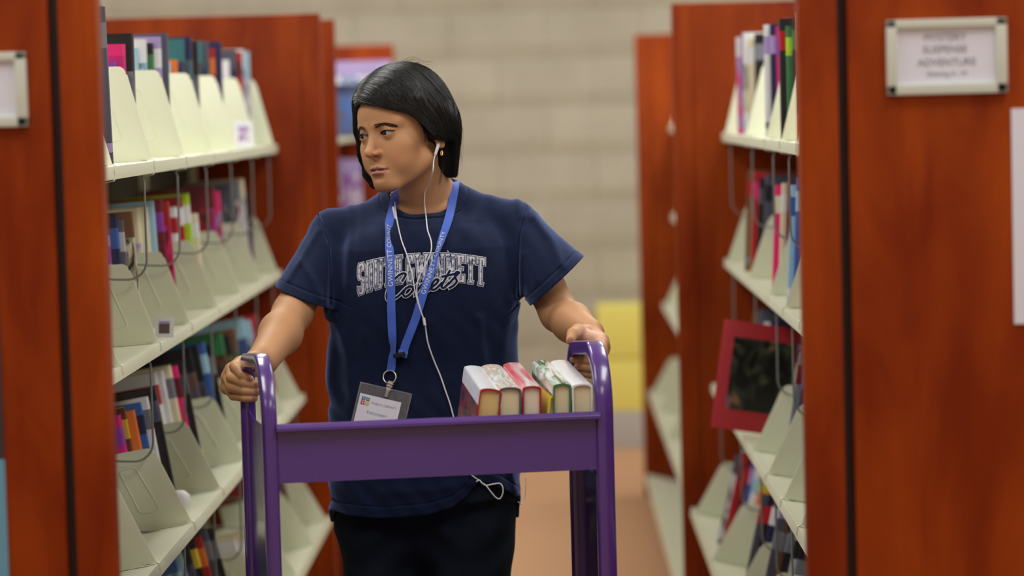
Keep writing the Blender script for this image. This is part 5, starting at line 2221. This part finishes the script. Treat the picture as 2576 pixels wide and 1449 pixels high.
nt_.links.new(cr_.outputs['Color'], b__.inputs['Base Color'])
b__.inputs['Roughness'].default_value = 0.85
M_dprint = m_
M_navyprint = plain('navy_print', (0.010, 0.016, 0.045, 1), 0.9, spec=0.1)
for nm, hw2, off, mt in (('lettering_outline', 5.7, 0.0010, M_print), ('lettering_gap', 4.2, 0.0015, M_navyprint), ('lettering', 2.6, 0.0020, M_dprint)):
    V2, F = stroke_mesh(polys, hw2 * PX)
    decal(nm, V2, F, off, mt, shirt)


def smooth_curve(pts, n=6):
    out = []
    m = len(pts)
    for i in range(m - 1):
        p0, p1, p2, p3 = pts[max(0, i - 1)], pts[i], pts[i + 1], pts[min(m - 1, i + 2)]
        for k in range(n):
            t = k / n
            out.append(tuple(0.5 * ((2 * p1[j]) + (-p0[j] + p2[j]) * t + (2 * p0[j] - 5 * p1[j] + 4 * p2[j] - p3[j]) * t * t + (-p0[j] + 3 * p1[j] - 3 * p2[j] + p3[j]) * t ** 3) for j in range(len(p1))))
    out.append(pts[-1])
    return out


script_px = [
    [(1014, 704), (1022, 690), (1018, 686), (1006, 690), (988, 708), (976, 732), (975, 750), (984, 754), (1002, 744), (1018, 728)],       # C
    [(1034, 718), (1022, 724), (1016, 738), (1022, 744), (1034, 736), (1042, 722), (1034, 718), (1044, 722), (1052, 714)],            # o
    [(1052, 714), (1046, 738), (1056, 722), (1064, 714), (1062, 732), (1072, 716), (1080, 710), (1078, 728), (1086, 722)],              # m
    [(1086, 722), (1100, 710), (1104, 702), (1096, 702), (1088, 714), (1088, 726), (1098, 724), (1112, 710)],                          # e
    [(1132, 680), (1120, 702), (1112, 718), (1118, 722), (1130, 710)],                                                                   # t
    [(1114, 694), (1142, 688)],
    [(1130, 712), (1150, 690), (1156, 684), (1148, 684), (1146, 696), (1150, 706), (1142, 716), (1132, 722)]]                            # s
sp_polys = []
for s_ in script_px:
    c = smooth_curve(s_, 5)
    sp_polys.append([px_to_xz(x, y) for x, y in c])
for nm, hw2, off, mt in (('script_outline', 4.9, 0.0026, M_print), ('script_lettering', 2.9, 0.0032, M_navyprint)):
    V2, F = stroke_mesh(sp_polys, hw2 * PX)
    decal(nm, V2, F, off, mt, shirt)

# ================================================================== lanyard, badge, earphones
def ribbon_mat():
    m, nt, b = new_mat('blue_ribbon')
    b.inputs['Base Color'].default_value = (0.062, 0.145, 0.62, 1)
    b.inputs['Roughness'].default_value = 0.55
    b.inputs['Sheen Weight'].default_value = 0.2
    tc = nd(nt, 'ShaderNodeTexCoord')
    wv = nd(nt, 'ShaderNodeTexWave', Scale=900.0)
    nt.links.new(tc.outputs['Object'], wv.inputs['Vector'])
    bp = nd(nt, 'ShaderNodeBump', Strength=0.15, Distance=0.0004)
    nt.links.new(wv.outputs['Fac'], bp.inputs['Height'])
    nt.links.new(bp.outputs['Normal'], b.inputs['Normal'])
    return m


M_rib = ribbon_mat()
M_chrome = plain('chrome', srgb(226, 222, 206), 0.3, metal=0.75)
lan = empty('lanyard', tuple(GO + np.array([0, -0.12, 1.1])), 0, 'blue lanyard with white lettering hanging around the girl\'s neck', 'lanyard')
LO = np.array(lan.location)
skin_shirt = lambda p: np.minimum(shirt_solid(p), body_sdf(p))


def surf_path(px, off=0.002, n=8, y0=4.78, depth=None):
    """px: (column, row, half width in photo pixels, twist 0..1) -> centre points on the chest"""
    c = smooth_curve([tuple(q) for q in px], n)
    xz = [px_to_xz(q[0], q[1], 4.87) for q in c]
    p = to_surface(xz, off, skin_shirt, y0)
    return c, p


def ribbon(px, name, off=0.0035, parent=lan, thick=0.0009, free=None):
    c, p = surf_path(px, off)
    p = p.astype(float)
    if free is not None:
        for i in range(len(p)):
            if c[i][1] > free: p[i, 1] = min(p[i, 1], 4.868)
    # smooth the depth
    for _ in range(6):
        p[1:-1, 1] = np.minimum(p[1:-1, 1], (p[:-2, 1] + 2 * p[1:-1, 1] + p[2:, 1]) / 4)
    t = np.gradient(p, axis=0)
    t /= np.linalg.norm(t, axis=1, keepdims=True)
    V = []
    fr = []
    for i in range(len(p)):
        hwid = c[i][2] * PX
        sd = np.cross(t[i], np.array([0, 1.0, 0]))
        sd /= np.linalg.norm(sd)
        if sd[0] < 0: sd = -sd
        nrm = np.cross(sd, t[i])
        if nrm[1] > 0: nrm = -nrm
        tw = c[i][3]
        s2 = sd * math.cos(tw) + nrm * math.sin(tw) * 1.0
        n2 = -sd * math.sin(tw) + nrm * math.cos(tw)
        W_ = 10.5 * PX if True else hwid
        a, b = p[i] - s2 * W_, p[i] + s2 * W_
        fr.append((p[i], s2, n2))
        V += [a + n2 * thick, b + n2 * thick, b - n2 * 0, a - n2 * 0]
    F = []
    for i in range(len(p) - 1):
        for k in range(4):
            F.append((4 * i + k, 4 * i + (k + 1) % 4, 4 * i + 4 + (k + 1) % 4, 4 * i + 4 + k))
    F.append((0, 1, 2, 3))
    L = len(p) - 1
    F.append((4 * L, 4 * L + 1, 4 * L + 2, 4 * L + 3))
    mb = MB()
    mb.add([v - LO for v in V], F)
    o = mb.build(name, M_rib, parent, True, 60)
    return o, fr


def ribbon_text(fr, txt, size, start, name, parent, back=False, up=True, dx=0.0):
    vs, fs = text_bm(txt, size, spacing=1.05)
    pts = np.array([f[0] for f in fr])
    s = np.concatenate([[0], np.cumsum(np.linalg.norm(np.diff(pts, axis=0), axis=1))])
    xs = [v.x for v in vs]
    x0, x1 = min(xs), max(xs)
    out = []
    for v in vs:
        a = start - (v.x - x0)            # reading upwards: text start is lower on the ribbon
        a = min(max(a, 0), s[-1])
        i = int(np.searchsorted(s, a)) - 1
        i = min(max(i, 0), len(fr) - 2)
        f = (a - s[i]) / max(1e-9, s[i + 1] - s[i])
        c = pts[i] * (1 - f) + pts[i + 1] * f
        s2 = fr[i][1] * (1 - f) + fr[i + 1][1] * f
        n2 = fr[i][2] * (1 - f) + fr[i + 1][2] * f
        out.append(c - s2 * (v.y + dx) + n2 * 0.0013 - LO)
    me = bpy.data.meshes.new(name)
    me.from_pydata([tuple(o) for o in out], [], fs)
    return link(name, me, M_print, parent)


# strap on her right (photo left), from under the collar side down to the ring
sA = [(994, 480, 8, -0.9), (984, 520, 9, -0.3), (976, 560, 10, -0.2), (975, 590, 5, -1.0), (981, 640, 10, -0.15), (984, 700, 11, 0.0), (985, 780, 11, 0.0), (987, 840, 9, 0.2), (989, 880, 5, 0.9), (986, 905, 8, 0.3), (982, 934, 9, 0.0)]
oA, frA = ribbon(sA, 'strap')
sB = [(1142, 462, 9, 0.5), (1136, 500, 10, 0.25), (1127, 550, 11, 0.2), (1112, 600, 8, 0.6), (1098, 640, 7, 0.9), (1086, 680, 10, 0.3), (1068, 730, 11, 0.0), (1046, 800, 11, 0.0), (1022, 862, 11, 0.0), (1013, 890, 11, 0.0)]
oB, frB = ribbon(sB, 'strap')


def arc_at(fr, row):
    pts = np.array([f[0] for f in fr])
    s = np.concatenate([[0], np.cumsum(np.linalg.norm(np.diff(pts, axis=0), axis=1))])
    z = px_to_xz(1000, row, 4.87)[1]
    i = int(np.argmin(np.abs(pts[:, 2] - z)))
    return s[i]


ribbon_text(frA, 'GWINNETT COUNTY', 0.0118, arc_at(frA, 722), 'lettering', oA)
ribbon_text(frB, 'GWINNETT COUNTY', 0.0118, arc_at(frB, 742), 'lettering', oB)
# folded end with crimp, black joiner, lower loop
pE = frB[-1][0]
MB().box((-0.0085, -0.003, -0.006), (0.0085, 0.001, 0.006), 0.0008, Matrix.Translation(Vector(pE - LO)) @ Matrix.Rotation(0.28, 4, 'Y')).build('crimp', M_rib, lan, True)
pj = frA[-9][0]
MB().box((-0.010, -0.003, -0.004), (0.012, 0.001, 0.004), 0.001, Matrix.Translation(Vector(np.array([P(1003, 893, 4.87).x, pE[1] - 0.004, P(1003, 893, 4.87).z]) - LO)) @ Matrix.Rotation(-0.2, 4, 'Y')).build('buckle', plain('black_plastic', srgb(22, 22, 26), 0.4), lan, True)
yb_ = frA[-1][0][1] - 0.004
rc = np.array(P(979, 950, 4.87))
rc[1] = yb_
ring = [(rc[0] + 0.0112 * math.cos(a) - LO[0], rc[1] + 0.004 * math.sin(a) - LO[1], rc[2] + 0.0112 * math.sin(a) - LO[2]) for a in [2 * PI * i / 28 for i in range(28)]]
MB().tube(ring, 0.0011, 8, True).build('split_ring', M_chrome, lan, True)
c0 = np.array(P(982, 963, 4.87))
c1 = np.array(P(970, 998, 4.87))
c0[1] = c1[1] = yb_ - 0.002
clip = empty('clip', parent=lan)
def rel(p_, o_): return tuple(np.array(p_) - o_)
ax_ = (c1 - c0) / np.linalg.norm(c1 - c0)
px_ = np.array([-ax_[2], 0, ax_[0]])
Mclip = Matrix(((px_[0], 0, ax_[0], c0[0] - LO[0]), (px_[1], 1, ax_[1], c0[1] - LO[1]), (px_[2], 0, ax_[2], c0[2] - LO[2]), (0, 0, 0, 1)))
MB().box((-0.0045, -0.003, -0.002), (0.0045, 0.002, 0.016), 0.001, Mclip).build('clip_body', M_chrome, clip, True)
MB().box((-0.003, -0.006, 0.012), (0.003, -0.003, 0.027), 0.001, Mclip).build('clip_jaw', M_chrome, clip, True)
m = MB()
for k in range(3):
    m.box((-0.006, -0.0045, 0.001 + k * 0.005), (0.006, -0.0025, 0.003 + k * 0.005), 0.0005, Mclip)
m.build('clip_teeth', M_chrome, clip, True)

# badge
def badge():
    tl, tr = np.array(P(905, 962, 4.862)), np.array(P(1036, 993, 4.862))
    tl[1] = tr[1] = yb_ - 0.003
    ex = (tr - tl)
    wdt = np.linalg.norm(ex)
    ex /= wdt
    ez = np.array([-ex[2], 0, ex[0]])
    ez = ez if ez[2] > 0 else -ez
    root = empty('id_badge', tuple(tl), 0, 'clear plastic badge holder with a white library card hanging from the lanyard', 'badge')
    M = Matrix(((ex[0], 0, ez[0], 0), (0, 1, 0, 0), (ex[2], 0, ez[2], 0), (0, 0, 0, 1)))
    m, nt, b = new_mat('clear_vinyl')
    b.inputs['Base Color'].default_value = (0.55, 0.53, 0.50, 1)
    b.inputs['Alpha'].default_value = 0.14
    b.inputs['Roughness'].default_value = 0.18
    tc = nd(nt, 'ShaderNodeTexCoord')
    nz = nd(nt, 'ShaderNodeTexNoise', Scale=45.0, Detail=2.0, Distortion=1.5)
    nt.links.new(tc.outputs['Object'], nz.inputs['Vector'])
    bp = nd(nt, 'ShaderNodeBump', Strength=0.9, Distance=0.003)
    nt.links.new(nz.outputs['Fac'], bp.inputs['Height'])
    nt.links.new(bp.outputs['Normal'], b.inputs['Normal'])
    hgt = 0.078
    MB().box((0, -0.0012, -hgt), (wdt, -0.0006, 0), 0.0002, M).build('plastic_sleeve', m, root, True)
    mm = MB()
    e = 0.0022
    for lo, hi in (((0, -0.0018, -e), (wdt, 0.0002, 0)), ((0, -0.0018, -hgt), (wdt, 0.0002, -hgt + e)), ((0, -0.0018, -hgt), (e, 0.0002, 0)), ((wdt - e, -0.0018, -hgt), (wdt, 0.0002, 0))):
        mm.box(lo, hi, 0.0004, M)
    mm.build('sleeve_rim', m, root, True)
    cw, ct = 0.0745, 0.0195
    cx = 0.0045
    MB().box((cx, -0.0022, -hgt + 0.003), (cx + cw, -0.0017, -ct), 0.0001, M).build('card', plain('badge_card', srgb(232, 232, 244), 0.5), root)
    ls, y_ = 0.0066, -0.0026
    gx, gz = cx + 0.0045, -ct - 0.0045
    cols = [((70, 116, 190), 0, 0), ((74, 150, 110), 1, 0), ((190, 44, 66), 0, 1), ((226, 176, 96), 1, 1)]
    for nm, i, j in (('blue', 0, 0), ('green', 1, 0), ('red', 0, 1), ('gold', 1, 1)):
        col = [c_ for c_ in cols if (c_[1], c_[2]) == (i, j)][0][0]
        a, b2 = gx + i * (ls + 0.0012), gz - j * (ls + 0.0012)
        o = MB().box((a, y_, b2 - ls), (a + ls, y_ + 0.0004, b2), 0.0003, M).build('logo_square', plain('logo_%s' % nm, srgb(*col), 0.5), root)
        o['label'] = '%s logo square' % nm
        mk = MB()
        cxm, czm = a + ls / 2, b2 - ls / 2
        if (i, j) == (0, 0):
            mk.prism([(cxm - .0012, czm + .0018), (cxm + .0014, czm + .0010), (cxm + .0004, czm - .0020), (cxm - .0008, czm - .0004)], y_ - 0.0002, y_, 'y')
        elif (i, j) == (1, 0):
            mk.prism([(cxm - .0020, czm - .0006), (cxm, czm + .0018), (cxm + .0020, czm - .0006), (cxm + .0012, czm - .0010), (cxm, czm + .0006), (cxm - .0012, czm - .0010)], y_ - 0.0002, y_, 'y')
        elif (i, j) == (0, 1):
            mk.prism([(cxm + .0015 * math.cos(t * PI / 5), czm + .0018 * math.sin(t * PI / 5)) for t in range(10)], y_ - 0.0002, y_, 'y')
        else:
            for k in (-1, 0, 1):
                mk.box((cxm - .002, y_ - 0.0002, czm + k * .0014 - .0003), (cxm + .002, y_, czm + k * .0014 + .0003))
        mk.v = [tuple(M @ Vector(v)) for v in mk.v]
        mk.build('logo_mark', M_print, o)
    for txt, sz, dx, dz in (('PUBLIC LIBRARY', 0.0058, cx + 0.0455, -ct - 0.0125), ('Volunteer', 0.0085, cx + 0.036, -ct - 0.0300)):
        vs, fs = text_bm(txt, sz, spacing=1.08, shear=0.15)
        me = bpy.data.meshes.new('lettering')
        me.from_pydata([tuple(M @ Vector((v.x + dx, y_ + 0.0001, v.y + dz))) for v in vs], [], fs)
        link('lettering', me, plain('badge_ink', srgb(140, 148, 182), 0.6), root)


badge()

# ---- earphones
M_ear = plain('white_cable', srgb(232, 232, 236), 0.35)
ear = empty('earphones', tuple(LO), 0, 'white earphones with cables running from her ears down over the shirt', 'earphones')


def cable(px, name, r=0.0011, off=0.0042, hang=None, n=8):
    c, p = surf_path(px, off, n)
    p = p.astype(float)
    for i, q in enumerate(c):
        if q[2] > 4.5: p[i, 1] = q[2]
    for _ in range(5):
        p[1:-1, 1] = np.minimum(p[1:-1, 1], (p[:-2, 1] + 2 * p[1:-1, 1] + p[2:, 1]) / 4)
    MB().tube([q - LO for q in p], r, 8).build(name, M_ear, ear, True, 180)
    return p


earpt = h2w([7.75, -1.3, -1.8])
bud = empty('earbud', parent=ear)
e0, e1 = np.array(P(1101, 366, 0)) if False else None, None
d_ear = float(earpt[1]) - 0.006
b0, b1 = np.array(P(1103, 364, d_ear)), np.array(P(1095, 389, d_ear - 0.002))
MB().tube([b0 - LO, (b0 + b1) / 2 - LO, b1 - LO], [0.0030, 0.0028, 0.0022], 12).build('stem', M_ear, bud, True, 60)
MB().lathe([(0.0005, -0.0035), (0.002, -0.0032), (0.0036, -0.0015), (0.0038, 0.001), (0.0025, 0.003), (0.0005, 0.004)], b0 - LO + np.array([-0.001, 0.009, 0.0015]), (-0.5, 0.8, 0.1), 18).build('bud', M_ear, bud, True, 80)
c, _p = None, None


def p3(x, y, D): return np.array(P(x, y, D))


cl = cable([(1064, 515, 0), (1066, 530, 0), (1070, 550, 0), (1075, 580, 0), (1084, 605, 0), (1085, 630, 0), (1074, 660, 0), (1060, 685, 0), (1051, 710, 0), (1050, 740, 0), (1058, 775, 0), (1068, 805, 0)], 'cable', off=0.0055)
yq = float(cl[0][1])
cabL_top = [(1095, 389, d_ear - 0.002), (1091, 405, d_ear - 0.004), (1089, 430, d_ear - 0.010), (1081, 456, (d_ear + yq) / 2), (1069, 482, yq - 0.006)]
pts = smooth_curve([tuple(p3(*q)) for q in cabL_top] + [tuple(cl[0])], 6)
MB().tube([np.array(q) - LO for q in pts], 0.0011, 8).build('cable', M_ear, ear, True, 180)
cr3 = cable([(983, 490, 0), (986, 508, 0), (990, 530, 0), (997, 560, 0), (1010, 605, 0), (1024, 640, 0), (1038, 690, 0), (1045, 730, 0), (1055, 770, 0), (1068, 805, 0)], 'cable', off=0.0050)
m3 = cable([(1068, 800, 0), (1070, 815, 0), (1076, 860, 0), (1090, 905, 0), (1108, 950, 0), (1120, 985, 0), (1132, 1020, 0), (1142, 1060, 0), (1150, 1120, 0), (1180, 1190, 0), (1203, 1212, 0)], 'cable', r=0.0013, off=0.0042)
# splitter, slider, remote
MB().tube([p3(1066, 800, m3[0][1] - 0.001) - LO, p3(1069, 818, m3[2][1] - 0.001) - LO], 0.0026, 10).build('splitter', M_ear, ear, True, 60)
MB().box((-0.0028, -0.002, -0.0030), (0.0028, 0.002, 0.0030), 0.0006, Matrix.Translation(Vector(p3(1071, 545, float(cl[6][1]) - 0.001) - LO))).build('slider', M_ear, ear, True)
i0_ = cr3[12]
MB().tube([p3(990, 522, float(i0_[1]) - 0.003) - LO, p3(999, 562, float(cr3[20][1]) - 0.002) - LO], 0.0029, 10).build('remote', M_ear, ear, True, 60)
# loop of cable hanging below the hem
hz_ = 4.872
lp = [(1198, 1212), (1206, 1208), (1213, 1216), (1222, 1221), (1240, 1218), (1256, 1216), (1264, 1224), (1265, 1240), (1258, 1254), (1248, 1252), (1234, 1236), (1222, 1221), (1210, 1214)]
pts = smooth_curve([tuple(p3(x, y, hz_ - (0.002 if i > 8 else 0))) for i, (x, y) in enumerate(lp)], 6)
MB().tube([np.array(q) - LO for q in pts], 0.0013, 8).build('cable_loop', M_ear, ear, True, 180)
pts = smooth_curve([tuple(p3(*q)) for q in ((1322, 1200, 4.95), (1323, 1225, 4.95), (1320, 1255, 4.95), (1312, 1268, 4.94), (1303, 1262, 4.93))], 6)
MB().tube([np.array(q) - LO for q in pts], 0.0008, 8).build('cable_end', M_ear, ear, True, 180)
# gold ear stud
st = np.array(P(1111, 385, float(h2w([7.5, -1.6, -4.0])[1]) - 0.003))
ob = MB().tube([(st[0] + 0.0032 * math.cos(a) * 0.5, st[1] + 0.002 * math.sin(a), st[2] + 0.0042 * math.sin(a)) for a in [2 * PI * i / 20 for i in range(20)]], 0.0010, 8, True).build('earring', plain('gold', srgb(222, 178, 84), 0.2, metal=1.0), None, True, 180)
tag(ob, 'small gold hoop earring in the girl\'s ear below the earbud', 'earring')

# ================================================================== light and camera
for x in (-2.7, -0.9, 0.9, 2.7):
    for y in (0.8, 3.2, 5.6, 8.0, 10.4):
        light_panel(x, y, 0.6, 1.3, LPOW * ((0.35 if x < 0 else 0.60) if y < 2 else (1.5 if y > 10 else 1.10)))
w = bpy.data.worlds.new('World')
bpy.context.scene.world = w
w.use_nodes = True
w.node_tree.nodes['Background'].inputs[0].default_value = (0.9, 0.93, 1.0, 1)
w.node_tree.nodes['Background'].inputs[1].default_value = 0.2
cam = bpy.data.cameras.new('camera')
co = bpy.data.objects.new('camera', cam)
C.objects.link(co)
cam.sensor_width = 36
cam.lens = FP / 2576 * 36
cam.clip_end = 60
co.matrix_world = Matrix(((CX.x, CY.x, -fw.x, 0), (CX.y, CY.y, -fw.y, 0), (CX.z, CY.z, -fw.z, EYE), (0, 0, 0, 1)))
cam.dof.use_dof = True
cam.dof.focus_distance = 4.72
cam.dof.aperture_fstop = 2.7
bpy.context.scene.camera = co
sc = bpy.context.scene
sc.view_settings.view_transform = 'Standard'
sc.view_settings.look = 'None'
sc.view_settings.exposure = EXPO
sc.view_settings.gamma = 1.0
sc.view_settings.use_curve_mapping = False
